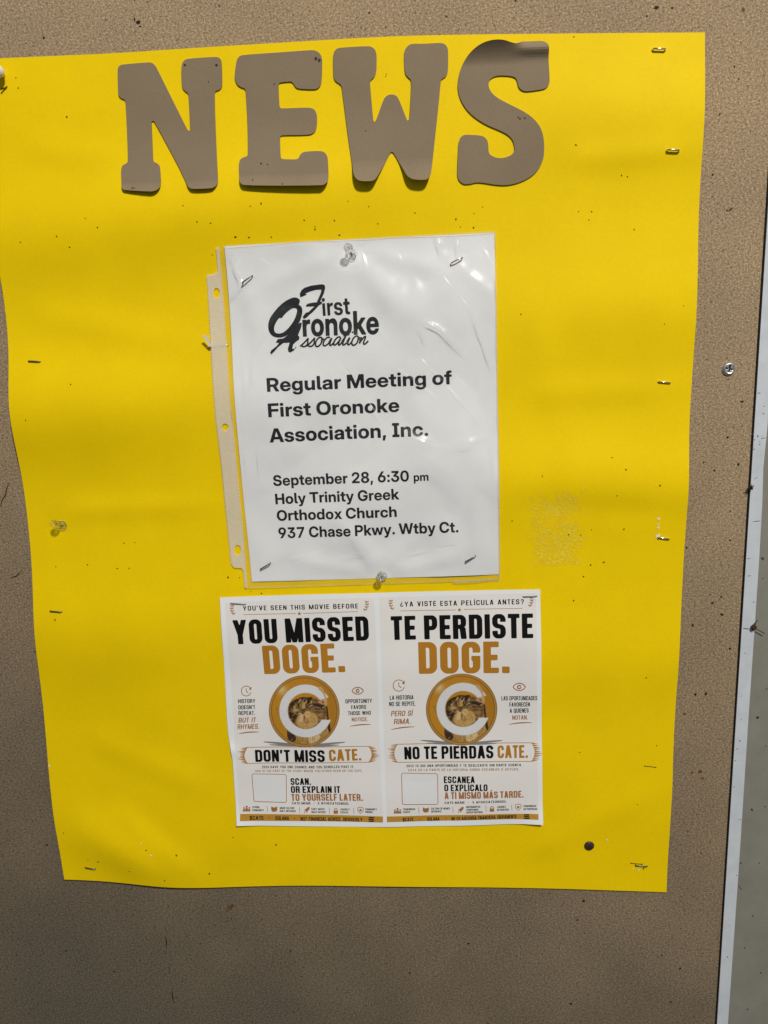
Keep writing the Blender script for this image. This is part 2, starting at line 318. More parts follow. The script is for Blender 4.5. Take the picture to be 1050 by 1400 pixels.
'139 418,155 430,173 440,193 445,215 447,239 445,262 440,284 430,304 418,322 403,337 386,350 366,359 345,365 322,366 299,365 278,359 258,350 241,337 22'
'6,322 214,304 205,284 199,262 198,239 199,215 205,193 214,173 226,155 241,139 258,127 278,117 299,112;;:269:135,-9 113,-6 93,2 75,16 62,34 53,54 51,76'
' 53,98 62,118 75,136 93,150 113,158 135,161 158,158 178,150 195,136 209,118 217,98 220,76 217,54 209,34 195,16 178,2 158,-6|135,329 113,332 93,340 75,'
'354 62,372 53,392 51,414 53,436 62,456 75,474 93,488 113,496 135,499 158,496 178,488 195,474 209,456 217,436 220,414 217,392 209,372 195,354 178,340 1'
'58,332;;3645:320,-12 264,-8 213,4 169,23 131,48 99,79 74,115 56,154 46,197 42,241 190,241 192,216 197,193 206,172 218,153 233,138 251,125 272,116 294,'
'111 319,109 343,111 365,116 384,124 402,136 416,150 428,168 437,187 442,208 444,231 442,254 436,274 427,292 414,308 398,321 379,332 356,339 332,344 30'
'4,345 204,345 204,438 376,602 376,603 83,603 83,728 558,728 558,608 328,393 328,426 384,427 433,422 476,409 512,390 542,366 565,337 581,303 591,266 59'
'4,226 590,182 579,140 560,103 534,70 502,42 464,19 421,2 373,-8;;0645:322,-12 264,-7 212,9 166,34 126,69 94,112 68,164 49,223 38,290 34,363 38,437 49,'
'504 68,564 94,615 126,659 166,694 212,719 264,734 322,739 381,734 433,719 479,694 518,659 551,615 577,564 595,504 606,437 610,363 606,290 595,223 577,'
'164 551,112 518,69 479,34 433,9 381,-7|322,112 352,115 378,126 401,142 420,165 436,194 448,229 457,269 462,314 464,363 462,413 457,458 448,498 436,533'
' 420,562 401,585 378,602 352,612 322,616 293,612 267,602 244,585 225,562 209,533 197,498 188,458 183,413 181,363 183,314 188,269 197,229 209,194 225,1'
'65 244,142 267,126 293,115;;H719:53,0 53,728 208,728 208,437 511,437 511,728 666,728 666,0 511,0 511,304 208,304 208,0;;y557:63,-204 63,-87 130,-87 14'
'1,-86 150,-85 158,-82 165,-77 171,-72 176,-65 181,-56 186,-45 190,-33 204,2 5,516 161,516 245,264 255,234 265,203 274,172 283,141 292,110 300,79 259,7'
'9 267,110 276,141 285,172 294,203 303,234 313,264 398,516 552,516 326,-78 315,-105 302,-129 287,-150 271,-167 253,-180 234,-191 212,-198 188,-203 162,'
'-204 146,-204 129,-204 113,-204 96,-204 80,-204;;T637:22,595 22,728 616,728 616,595 396,595 396,0 241,0 241,595;;G736:377,-12 311,-7 250,9 195,35 147,'
'70 106,114 73,166 49,226 35,291 30,363 35,438 50,505 75,564 109,616 150,660 198,694 253,719 311,734 374,739 416,737 455,731 493,721 528,707 561,689 59'
'1,668 618,644 642,617 662,587 678,555 689,520 696,483 538,483 533,501 527,517 519,532 509,546 498,559 485,570 470,580 455,588 438,594 420,599 400,602 '
'379,602 341,599 307,590 276,573 249,551 227,524 209,491 196,453 189,410 186,363 189,316 196,274 209,236 227,203 250,176 276,154 308,138 342,128 381,12'
'5 413,127 442,133 469,144 492,158 512,175 528,196 539,220 546,246 549,274 585,271 393,271 393,389 701,389 701,295 696,237 682,183 659,135 628,92 590,5'
'6 545,27 494,6 438,-7;;h589:199,285 199,0 50,0 50,728 199,728 199,381 172,381 191,423 214,459 242,488 275,509 314,522 358,527 393,524 425,516 454,503 '
'479,484 500,461 516,433 529,401 536,364 538,323 538,0 390,0 390,295 387,326 379,352 366,372 347,387 324,396 297,398 278,397 261,393 246,386 232,377 22'
'1,365 211,349 204,331 200,310;;d600:251,-11 208,-7 169,4 133,23 102,48 76,80 55,117 40,160 31,207 28,258 31,309 40,356 56,398 77,435 103,467 134,493 1'
'69,511 208,523 250,527 272,526 292,523 311,518 330,511 346,502 362,491 376,477 389,462 401,445 402,445 402,728 550,728 550,0 403,0 403,79 403,79 392,6'
'0 380,44 366,29 350,17 332,7 314,-1 294,-6 273,-10|290,110 313,112 333,118 352,128 369,142 382,159 394,180 402,204 407,230 408,258 407,287 402,313 394'
',337 382,357 369,374 352,388 333,399 313,405 290,407 268,405 249,399 231,389 215,376 202,359 192,339 184,315 179,288 178,258 179,229 184,202 192,178 2'
'02,158 215,141 231,127 249,118 268,112;;x539:5,0 213,296 209,233 18,516 180,516 223,446 236,424 248,403 260,382 272,362 284,341 295,320 249,320 261,34'
'1 273,362 284,382 296,403 309,424 322,446 366,516 526,516 330,233 332,297 534,0 372,0 323,76 310,97 298,118 286,138 274,158 263,178 251,198 291,198 27'
'9,178 267,158 255,138 243,118 231,97 217,76 167,0;;C726:376,-12 312,-7 253,8 198,34 149,68 108,111 75,163 50,223 35,290 30,363 35,438 50,505 75,564 10'
'8,616 149,660 198,694 253,719 312,734 376,739 418,737 458,731 496,720 531,706 563,687 593,666 620,640 643,612 663,580 679,546 690,509 698,469 541,469 '
'536,490 529,508 521,526 510,541 499,555 485,568 471,578 455,587 437,594 419,599 399,601 378,602 340,599 305,589 275,573 248,551 226,523 209,490 196,45'
'2 189,410 186,363 189,317 196,275 209,237 226,204 248,176 275,154 305,138 340,128 378,125 399,126 419,129 437,134 454,141 470,149 485,160 498,172 510,'
'186 520,201 529,218 536,237 541,257 698,257 690,218 678,181 662,146 643,115 620,87 593,62 563,40 531,22 496,7 458,-3 418,-10;;9645:319,738 370,735 418'
',724 461,706 499,682 531,653 558,618 577,578 589,535 593,487 590,448 581,410 567,371 548,331 523,289 493,243 325,0 159,0 390,330 421,330 414,319 406,3'
'07 396,296 384,285 370,275 354,266 335,259 313,255 289,254 243,257 202,267 165,283 132,305 104,333 82,365 65,403 55,444 52,489 56,536 67,579 86,618 11'
'2,653 143,683 180,706 222,724 268,735|323,618 300,616 279,610 259,601 241,588 226,573 214,555 205,534 199,512 198,489 199,465 205,444 214,424 226,406 '
'241,390 259,378 279,369 300,363 323,361 346,363 367,369 386,378 404,390 419,406 431,424 440,444 445,465 447,489 445,512 440,534 431,555 419,573 404,58'
'8 386,601 367,610 346,616;;7645:117,0 421,598 421,599 67,599 67,728 577,728 577,601 275,0;;P633:53,0 53,728 342,728 394,724 442,715 484,698 521,676 55'
'2,648 577,615 595,577 606,534 610,487 606,441 595,398 577,360 552,327 520,299 483,277 440,260 393,250 340,247 139,247 139,377 332,377 357,379 379,383 '
'399,391 416,401 431,414 442,429 451,446 456,466 458,487 456,509 451,529 442,546 431,561 416,574 399,584 379,592 357,596 332,598 208,598 208,0;;w824:16'
'4,0 5,516 161,516 207,339 216,302 225,263 234,224 242,184 251,145 260,106 240,106 249,145 259,184 268,224 278,263 287,302 297,339 345,516 479,516 526,'
'339 536,302 546,263 555,224 565,184 574,145 584,106 564,106 572,145 581,184 589,224 598,263 606,302 615,339 661,516 819,516 660,0 506,0 447,202 441,22'
'2 436,243 430,263 425,284 420,304 415,325 409,346 404,367 398,388 426,388 420,367 415,346 410,325 404,304 399,284 394,263 388,243 383,222 377,202 317,'
'0;;W1001:199,0 4,728 170,728 253,374 260,343 266,313 272,282 278,252 284,221 290,191 296,160 302,130 307,99 275,99 282,130 288,160 294,191 300,221 306'
',252 313,282 320,313 327,343 334,374 422,728 579,728 666,374 673,343 680,313 687,282 694,252 700,221 707,191 713,160 719,130 725,99 693,99 698,130 704'
',160 710,191 716,221 722,252 728,282 734,313 741,343 747,374 830,728 996,728 801,0 628,0 527,391 520,421 512,453 505,488 497,525 488,565 479,609 521,6'
'09 512,565 503,525 495,488 488,453 481,421 474,391 373,0')
INTER = {}
for rec in GL.split(';;'):
    ch = rec[0]; a, cs = rec[1:].split(':')
    INTER[ch] = (int(a) / 1000, [np.array([[float(k) / 1000 for k in p.split(',')] for p in c.split(' ')]) for c in cs.split('|')] if cs else [])
CAPI = 0.727
_gc = {}
def glyph_inter(ch, grow=0.0):
    key = ('i', ch, grow)
    if key not in _gc:
        adv, cs = INTER[ch]
        _gc[key] = (adv / CAPI,) + ((np.zeros((0, 2)), []) if not cs else poly_mesh([c / CAPI for c in cs], 0.035, grow))
    return _gc[key]
# ---- lettering: condensed capitals for the flyer, cut from bars and rounded frames
def rr(X, Y, x0, y0, x1, y1, r):
    r = min(r, (x1 - x0) / 2, (y1 - y0) / 2)
    qx = np.abs(X - (x0 + x1) / 2) - (x1 - x0) / 2 + r; qy = np.abs(Y - (y0 + y1) / 2) - (y1 - y0) / 2 + r
    return np.hypot(np.maximum(qx, 0), np.maximum(qy, 0)) + np.minimum(np.maximum(qx, qy), 0) - r
def cap_field(ch, X, Y, w, h):
    mn = np.minimum; mx = np.maximum
    def U(*a):
        r = a[0]
        for b in a[1:]: r = mn(r, b)
        return r
    box = lambda x0, y0, x1, y1: rr(X, Y, x0, y0, x1, y1, 0.0)
    def cv(*p):                                                     # convex polygon, counter-clockwise
        r = None
        for (ax, ay), (bx, by) in zip(p, p[1:] + p[:1]):
            L = math.hypot(bx - ax, by - ay); d = ((X - ax) * (by - ay) - (Y - ay) * (bx - ax)) / L
            r = d if r is None else mx(r, d)
        return r
    def bar(x0, y0, x1, y1, t):                                     # slanted bar of horizontal width t
        return cv((x0, y0), (x0 + t, y0), (x1 + t, y1), (x1, y1)) if y1 > y0 else None
    Wd = 0.58
    def ring(x0, y0, x1, y1, r, sq=''):
        o = rr(X, Y, x0, y0, x1, y1, r); i = rr(X, Y, x0 + w, y0 + h, x1 - w, y1 - h, max(r - 0.6 * w, 0.03))
        if 'l' in sq:
            o = mn(o, box(x0, y0, (x0 + x1) / 2, y1)); i = mn(i, box(x0 + w, y0 + h, (x0 + x1) / 2, y1 - h))
        return mx(o, -i)
    R = 0.24
    base = {'Í': 'I', 'Á': 'A', 'É': 'E', 'Ñ': 'N'}.get(ch, ch)
    acc = base != ch
    c = base; A = None
    if c == 'O' or c == '0': F = ring(0, 0, Wd, 1, R); A = Wd
    elif c == 'Q': F = U(ring(0, 0, Wd, 1, R), bar(Wd - .05, -.1, Wd * .55, .25, w * .8)); A = Wd
    elif c == 'C': F = mx(ring(0, 0, Wd, 1, R), -box(Wd - w - .02, .37, Wd + .2, .63)); A = Wd
    elif c == 'G': F = U(mx(ring(0, 0, Wd, 1, R), -box(Wd - w - .02, .5, Wd + .2, .66)), box(Wd * .52, .40, Wd, .40 + h * .9)); A = Wd
    elif c == 'D': F = ring(0, 0, Wd, 1, R, 'l'); A = Wd
    elif c == 'U': F = mx(mx(rr(X, Y, 0, 0, Wd, 1.6, R), -rr(X, Y, w, h, Wd - w, 2.0, R * .5)), Y - 1); A = Wd
    elif c == 'J': F = mx(mx(mx(rr(X, Y, 0, 0, Wd * .8, 1.6, R), -rr(X, Y, w, h, Wd * .8 - w, 2.0, R * .5)), Y - 1), -box(-.1, .35, w + .02, 1.1)); A = Wd * .8
    elif c in 'S$':
        m = .5
        up = mx(ring(0, m - h * .45, Wd, 1, R), -box(Wd - w - .04, m - .3, Wd + .1, .68))
        lo = mx(ring(0, 0, Wd, m + h * .45, R), -box(-.1, .32, w + .04, m + .3))
        dg = cv((w * .6, m + .10), (w * .6 + .02, m - h * .3), (Wd - w * .6, m - .14), (Wd - w * .6 - .02, m + h * .3))
        F = U(up, lo, dg); A = Wd
        if c == '$': F = U(F, box(Wd / 2 - .05, -.14, Wd / 2 + .05, 1.14))
    elif c == 'P': F = U(box(0, 0, w, 1), ring(0, .38, Wd, 1, R, 'l')); A = Wd
    elif c == 'R': F = U(box(0, 0, w, 1), ring(0, .42, Wd, 1, R, 'l'), cv((Wd - w, 0), (Wd + .015, 0), (Wd - .03, .47), (Wd - w - .06, .5))); A = Wd + .02
    elif c == 'B': F = U(ring(0, .5 - h / 2, Wd - .02, 1, R, 'l'), ring(0, 0, Wd, .5 + h / 2, R, 'l')); A = Wd
    elif c == 'E': F = U(box(0, 0, w, 1), box(0, 0, .48, h), box(0, 1 - h, .48, 1), box(0, .5 - h / 2, .44, .5 + h / 2)); A = .48
    elif c == 'F': F = U(box(0, 0, w, 1), box(0, 1 - h, .47, 1), box(0, .48 - h / 2, .43, .48 + h / 2)); A = .47
    elif c == 'L': F = U(box(0, 0, w, 1), box(0, 0, .46, h)); A = .46
    elif c == 'T': F = U(box(.25 - w / 2, 0, .25 + w / 2, 1), box(0, 1 - h, .5, 1)); A = .5
    elif c == 'I': F = box(0, 0, w, 1); A = w
    elif c == 'H': F = U(box(0, 0, w, 1), box(Wd - w, 0, Wd, 1), box(0, .5 - h / 2, Wd, .5 + h / 2)); A = Wd
    elif c == 'N': F = U(box(0, 0, w, 1), box(Wd - w, 0, Wd, 1), cv((Wd - w * 1.05, 0), (Wd, 0), (w * 1.05, 1), (0, 1))); A = Wd
    elif c == 'M':
        M_ = .78; q = M_ / 2
        F = U(box(0, 0, w, 1), box(M_ - w, 0, M_, 1), cv((q - w * .42, 0), (q + w * .42, 0), (w * 1.05, 1), (0, 1)), cv((q - w * .42, 0), (q + w * .42, 0), (M_, 1), (M_ - w * 1.05, 1))); A = M_
    elif c == 'A':
        a = .62; q = a / 2; t = w * .62
        F = U(cv((0, 0), (w, 0), (q + t, 1), (q - t, 1)), cv((a - w, 0), (a, 0), (q + t, 1), (q - t, 1)), box(w * .7, .2, a - w * .7, .2 + h * .9)); A = a
    elif c == 'V': F = U(cv((.3 - w * .6, 0), (.3 + w * .6, 0), (w, 1), (0, 1)), cv((.3 - w * .6, 0), (.3 + w * .6, 0), (.6, 1), (.6 - w, 1))); A = .6
    elif c == 'W': F = U(*[cv((x - w * .5, 0), (x + w * .5, 0), (y + w * .5, 1), (y - w * .5, 1)) for x, y in ((.22, w / 2), (.22, .42), (.62, .42), (.62, .84 - w / 2))]); A = .84
    elif c == 'Y': F = U(box(.31 - w / 2, 0, .31 + w / 2, .48), cv((.31 - w / 2, .38), (.31 + w / 2, .40), (w, 1), (0, 1)), cv((.31 - w / 2, .40), (.31 + w / 2, .38), (.62, 1), (.62 - w, 1))); A = .62
    elif c == 'X': F = U(cv((0, 0), (w, 0), (.6, 1), (.6 - w, 1)), cv((.6 - w, 0), (.6, 0), (w, 1), (0, 1))); A = .6
    elif c == 'K': F = U(box(0, 0, w, 1), cv((w * .5, .3), (w * .5 + .1, .45), (.6, 1), (.6 - w, 1)), cv((.6 - w, 0), (.6, 0), (w * 1.3, .62), (w * .8, .45))); A = .6
    elif c == 'Z': F = U(box(0, 0, .5, h), box(0, 1 - h, .5, 1), cv((0, h * .5), (w, h * .5), (.5, 1 - h * .5), (.5 - w, 1 - h * .5))); A = .5
    elif c == '1': F = U(box(.12, 0, .12 + w, 1), cv((0, .78), (.14, .78), (.14, .96), (0, .88))); A = .12 + w
    elif c == '2': F = U(mx(ring(0, .45, .54, 1, R), -box(-.1, .3, .3, .7)), box(0, 0, .54, h), cv((0, h * .5), (w, h * .5), (.54, .68), (.54 - w, .68))); A = .54
    elif c == '3': F = mx(U(ring(0, .5 - h / 2, .54, 1, R), ring(0, 0, .54, .5 + h / 2, R)), -box(-.1, .3, w + .06, .7)); A = .54
    elif c == '.': F = box(0, 0, w, w * .9); A = w
    elif c == ',': F = U(box(0, 0, w, w * .9), cv((.02, -.14), (w * .6, -.14), (w, .02), (w * .3, .02))); A = w
    elif c in "'’": F = cv((.02, .68), (w * .75, .68), (w, 1), (0, 1)); A = w
    elif c == '•': F = np.hypot(X - .12, Y - .45) - .12; A = .24
    elif c in '?¿':
        YY = Y if c == '?' else 1 - Y; XX = X if c == '?' else .52 - X
        o_ = mx(rr(XX, YY, 0, .38, .52, 1, R), -rr(XX, YY, w, .38 + h, .52 - w, 1 - h, .08))
        o_ = mx(o_, -rr(XX, YY, -.1, .2, .26 - w * .5, .72, 0))
        F = U(o_, rr(XX, YY, .26 - w / 2, .26, .26 + w / 2, .52, 0), rr(XX, YY, .26 - w / 2, 0, .26 + w / 2, w * .9, 0)); A = .52
    elif c == '@': F = U(ring(0, 0, .7, .95, .3), np.hypot(X - .35, Y - .48) - .14); A = .7
    else: return None, .28
    if acc: F = U(F, cv((A * .35, 1.06), (A * .35 + w * .7, 1.06), (A * .62 + w * .5, 1.26), (A * .62 - w * .3, 1.26)))
    return F, A
def glyph_cap(ch, w, h, cell):
    key = ('c', ch, w, h, cell)
    if key not in _gc:
        xs = np.arange(-.09, 1.0, cell); ys = np.arange(-.21, 1.35, cell)
        X, Y = np.meshgrid(xs, ys)
        F, A = cap_field(ch, X, Y, w, h)
        _gc[key] = (A,) + ((np.zeros((0, 2)), []) if F is None else ms(F, xs[0], ys[0], cell))
    return _gc[key]
STY = {'head': (.235, .175, .03), 'small': (.165, .14, .05), 'tiny': (.165, .15, .08), 'ban': (.215, .17, .04)}
def text(geo, s, p0, p1, cap, zf, off, style='inter', shear=0.0, track=0.0, n=0.004, grow=0.0, m=0, seed=None):
    """a line of lettering whose ink runs from pixel p0 to pixel p1 on its baseline, capitals `cap` pixels high"""
    pen = 0.0; out = []
    for ch in s:
        if style == 'inter':
            if ch == ' ': pen += .225 / CAPI; continue
            a, v, f = glyph_inter(ch, grow); out.append((v + [pen, 0], f)); pen += a + track
        else:
            w, h, cell = STY[style]
            if ch == ' ' and style in ('head', 'ban'): pen += .27; continue
            a, v, f = glyph_cap(ch, w, h, cell); out.append((v + [pen, 0], f)); pen += a + .095 + track
    xs = np.concatenate([v[:, 0] for v, f in out if len(v)]); x0, x1 = xs.min(), xs.max()
    A = P(p0[0], p0[1], n); B = P(p1[0], p1[1], n); ex = B - A; L = np.hypot(*ex); ex = ex / L; ey = np.array([-ex[1], ex[0]])
    sy = float((P(p0[0], p0[1] - cap, n) - A) @ ey); sx = (L) / (x1 - x0)
    for v, f in out:
        if not len(v): continue
        q = A + np.outer((v[:, 0] - x0) * sx + shear * v[:, 1] * sy, ex) + np.outer(v[:, 1] * sy, ey)
        geo.add(np.column_stack([q, zf(q[:, 0], q[:, 1]) + off]), f, m)
def shape(geo, polys, cell_px, zf, off, n=0.004, m=0, smooth=0):
    """flat ink shape outlined in photograph pixels (inner polygons running the other way are holes)"""
    qs = [PP(smooth_closed(p, smooth) if smooth else p, n) for p in polys]
    v, f = poly_mesh(qs, cell_px / 1650.0)
    if len(v): geo.add(np.column_stack([v, zf(v[:, 0], v[:, 1]) + off]), f, m)
def line(geo, pts, wpx, zf, off, n=0.004, m=0, taper=False):
    q = np.asarray(pts, float); t = np.gradient(q, axis=0); t /= np.maximum(np.hypot(t[:, 0], t[:, 1])[:, None], 1e-9)
    nn = np.column_stack([-t[:, 1], t[:, 0]])
    k = np.linspace(0, 1, len(q)); wd = (wpx / 2) * (np.sin(np.pi * np.clip(k * .9 + .05, 0, 1)) ** .6 if taper else np.ones(len(q)))
    a = PP(q + nn * wd[:, None], n); b = PP(q - nn * wd[:, None], n)
    v = np.concatenate([a, b]); N = len(q)
    geo.add(np.column_stack([v, zf(v[:, 0], v[:, 1]) + off]), [(i, i + 1, N + i + 1, N + i) for i in range(N - 1)], m)
def seg(a, b, n=12): return np.column_stack([np.linspace(a[0], b[0], n), np.linspace(a[1], b[1], n)])
def circ(c, rx, ry=None, n=24, a0=0.0, a1=6.2832, rot=0.0):
    ry = ry or rx; t = np.linspace(a0, a1, n, endpoint=a1 - a0 < 6.28)
    x = rx * np.cos(t); y = ry * np.sin(t)
    return np.column_stack([c[0] + x * math.cos(rot) - y * math.sin(rot), c[1] + x * math.sin(rot) + y * math.cos(rot)])

# ------------------------------------------------------------------ materials
def new_mat(name):
    m = bpy.data.materials.new(name); m.use_nodes = True
    nt = m.node_tree; b = nt.nodes['Principled BSDF']
    return m, nt, b
def N(nt, t, **kw):
    n = nt.nodes.new(t)
    for k, v in kw.items():
        if k in n.inputs: n.inputs[k].default_value = v
        else: setattr(n, k, v)
    return n
def objc(nt, scale=(1, 1, 1), rot=(0, 0, 0)):
    tc = N(nt, 'ShaderNodeTexCoord'); mp = N(nt, 'ShaderNodeMapping'); mp.inputs['Scale'].default_value = scale; mp.inputs['Rotation'].default_value = rot
    nt.links.new(tc.outputs['Object'], mp.inputs['Vector']); return mp.outputs['Vector']
def ramp(nt, fac, stops):
    r = N(nt, 'ShaderNodeValToRGB'); el = r.color_ramp.elements
    while len(el) > len(stops): el.remove(el[-1])
    while len(el) < len(stops): el.new(0.5)
    for e, (p, c) in zip(el, stops): e.position = p; e.color = (*c, 1) if len(c) == 3 else c
    nt.links.new(fac, r.inputs['Fac']); return r.outputs['Color']
def mixc(nt, fac, a, b, mode='MIX'):
    m = N(nt, 'ShaderNodeMix', data_type='RGBA', blend_type=mode)
    for s, x in ((0, fac), (6, a), (7, b)):
        if isinstance(x, (float, int)): m.inputs[s].default_value = x
        elif isinstance(x, tuple): m.inputs[s].default_value = (*x, 1) if len(x) == 3 else x
        else: nt.links.new(x, m.inputs[s])
    return m.outputs[2]
def bump(nt, b, h, strength, dist):
    n = N(nt, 'ShaderNodeBump'); n.inputs['Strength'].default_value = strength; n.inputs['Distance'].default_value = dist
    nt.links.new(h, n.inputs['Height']); nt.links.new(n.outputs['Normal'], b.inputs['Normal'])
def noise(nt, vec, scale, detail=3.0, rough=0.6):
    n = N(nt, 'ShaderNodeTexNoise'); n.inputs['Scale'].default_value = scale; n.inputs['Detail'].default_value = detail; n.inputs['Roughness'].default_value = rough
    nt.links.new(vec, n.inputs['Vector']); return n.outputs['Fac']
def paper_mat(name, col, var=0.06, rough=0.65, grain=900.0, bstr=0.12, spec=0.3):
    m, nt, b = new_mat(name); v = objc(nt)
    c2 = tuple(x * (1 - var) for x in col); c1 = tuple(min(1, x * (1 + var)) for x in col)
    g = noise(nt, v, grain, 3, .7); big = noise(nt, v, 22, 3, .5)
    c = ramp(nt, g, [(.3, c2), (.7, c1)])
    c = mixc(nt, 0.5, c, ramp(nt, big, [(.3, c2), (.7, c1)]))
    nt.links.new(c, b.inputs['Base Color']); b.inputs['Roughness'].default_value = rough; b.inputs['Specular IOR Level'].default_value = spec
    bump(nt, b, g, bstr, 0.0003)
    return m
def ink(name, col, var=0.12, rough=0.6):
    return paper_mat(name, col, var, rough, 1500.0, 0.0, 0.12)

# fibre board: felted grey-brown fibres with dark bark specks
m_board, nt, b = new_mat('fibre_board')
v1 = objc(nt, (0.78, 1, 1), (0, 0.25, 0)); v0 = objc(nt)
f1 = noise(nt, v1, 690, 5, .85); f2 = noise(nt, v0, 900, 3, .8); f3 = noise(nt, v0, 9, 4, .6); sp = noise(nt, v1, 420, 4, .75)
c = ramp(nt, f1, [(.33, (.10, .070, .042)), (.42, (.265, .192, .118)), (.53, (.405, .300, .186)), (.65, (.66, .505, .335))])
c = mixc(nt, 1.0, c, ramp(nt, f2, [(.33, (.62, .60, .57)), (.67, (1.28, 1.28, 1.28))]), 'MULTIPLY')
c = mixc(nt, 1.0, c, ramp(nt, f3, [(.3, (.88, .88, .89)), (.7, (1.08, 1.06, 1.03))]), 'MULTIPLY')
spm = ramp(nt, sp, [(.585, (0, 0, 0)), (.65, (.85, .85, .85))])
c = mixc(nt, spm, c, (.06, .040, .025))
# the board's colour turns darker and greyer towards the lower left
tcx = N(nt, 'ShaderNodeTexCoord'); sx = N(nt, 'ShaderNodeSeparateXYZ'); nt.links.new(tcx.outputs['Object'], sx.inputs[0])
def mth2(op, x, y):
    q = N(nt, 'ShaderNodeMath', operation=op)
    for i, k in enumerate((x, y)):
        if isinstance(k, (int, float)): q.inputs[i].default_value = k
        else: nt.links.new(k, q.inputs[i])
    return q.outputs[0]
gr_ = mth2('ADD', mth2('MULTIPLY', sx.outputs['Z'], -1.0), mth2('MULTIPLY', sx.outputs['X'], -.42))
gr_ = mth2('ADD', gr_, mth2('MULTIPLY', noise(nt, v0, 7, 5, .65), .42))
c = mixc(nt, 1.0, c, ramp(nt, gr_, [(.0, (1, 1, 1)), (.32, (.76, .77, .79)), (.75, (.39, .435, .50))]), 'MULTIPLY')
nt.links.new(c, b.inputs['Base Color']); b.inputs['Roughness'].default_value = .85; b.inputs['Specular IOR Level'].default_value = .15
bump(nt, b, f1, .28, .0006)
m_pit = ink('dark_pit', (.022, .014, .009)); m_rust = ink('rusty_stain', (.13, .06, .02), .3)
m_yel = paper_mat('yellow_poster_board', (.87, .605, .0006), .055, .62, 420, .12, .10)
m_hole = ink('pin_hole', (.09, .055, .005)); m_scuff = ink('torn_white_fibre', (.78, .74, .62))
m_card = paper_mat('grey_brown_cardboard', (.235, .178, .115), .10, .75, 650, .25, .2)
m_card_mark = ink('cardboard_stain', (.05, .035, .025), .3)
m_white = paper_mat('white_paper', (.87, .87, .87), .02, .6, 500, .06, .3)
m_black = ink('black_print', (.007, .007, .008))
m_fly = paper_mat('flyer_paper', (.84, .85, .87), .02, .6, 500, .06, .3)
m_panel = ink('panel_print', (.81, .785, .755), .04)
m_orange = ink('orange_print', (.45, .195, .020)); m_orange2 = ink('rust_print', (.38, .16, .055)); m_tan = ink('tan_print', (.42, .27, .17))
m_bar = ink('ochre_print', (.52, .27, .035)); m_blk2 = ink('flyer_black_print', (.007, .0065, .007)); m_grey = ink('grey_print', (.24, .225, .22))
m_codebg = ink('code_field_print', (.78, .78, .79), .03)

def metal(name, col, rough):
    m, nt, b = new_mat(name); v = objc(nt)
    g = noise(nt, v, 1600, 2, .6)
    nt.links.new(ramp(nt, g, [(.3, tuple(x * .8 for x in col)), (.7, col)]), b.inputs['Base Color'])
    b.inputs['Metallic'].default_value = 1; b.inputs['Roughness'].default_value = rough
    return m
m_steel = metal('staple_steel', (.80, .78, .72), .22); m_dsteel = metal('dull_steel', (.22, .23, .23), .4); m_screw = metal('screw_zinc', (.78, .78, .78), .38)
m_needle = metal('pin_needle', (.5, .5, .5), .3)
m_wpin, nt, b = new_mat('white_plastic'); b.inputs['Roughness'].default_value = .35
nt.links.new(ramp(nt, noise(nt, objc(nt), 300, 2, .5), [(.3, (.66, .64, .60)), (.7, (.74, .72, .69))]), b.inputs['Base Color'])
m_btack, nt, b = new_mat('brown_tack'); b.inputs['Roughness'].default_value = .5
nt.links.new(ramp(nt, noise(nt, objc(nt), 500, 3, .6), [(.3, (.028, .014, .010)), (.7, (.055, .028, .018))]), b.inputs['Base Color'])
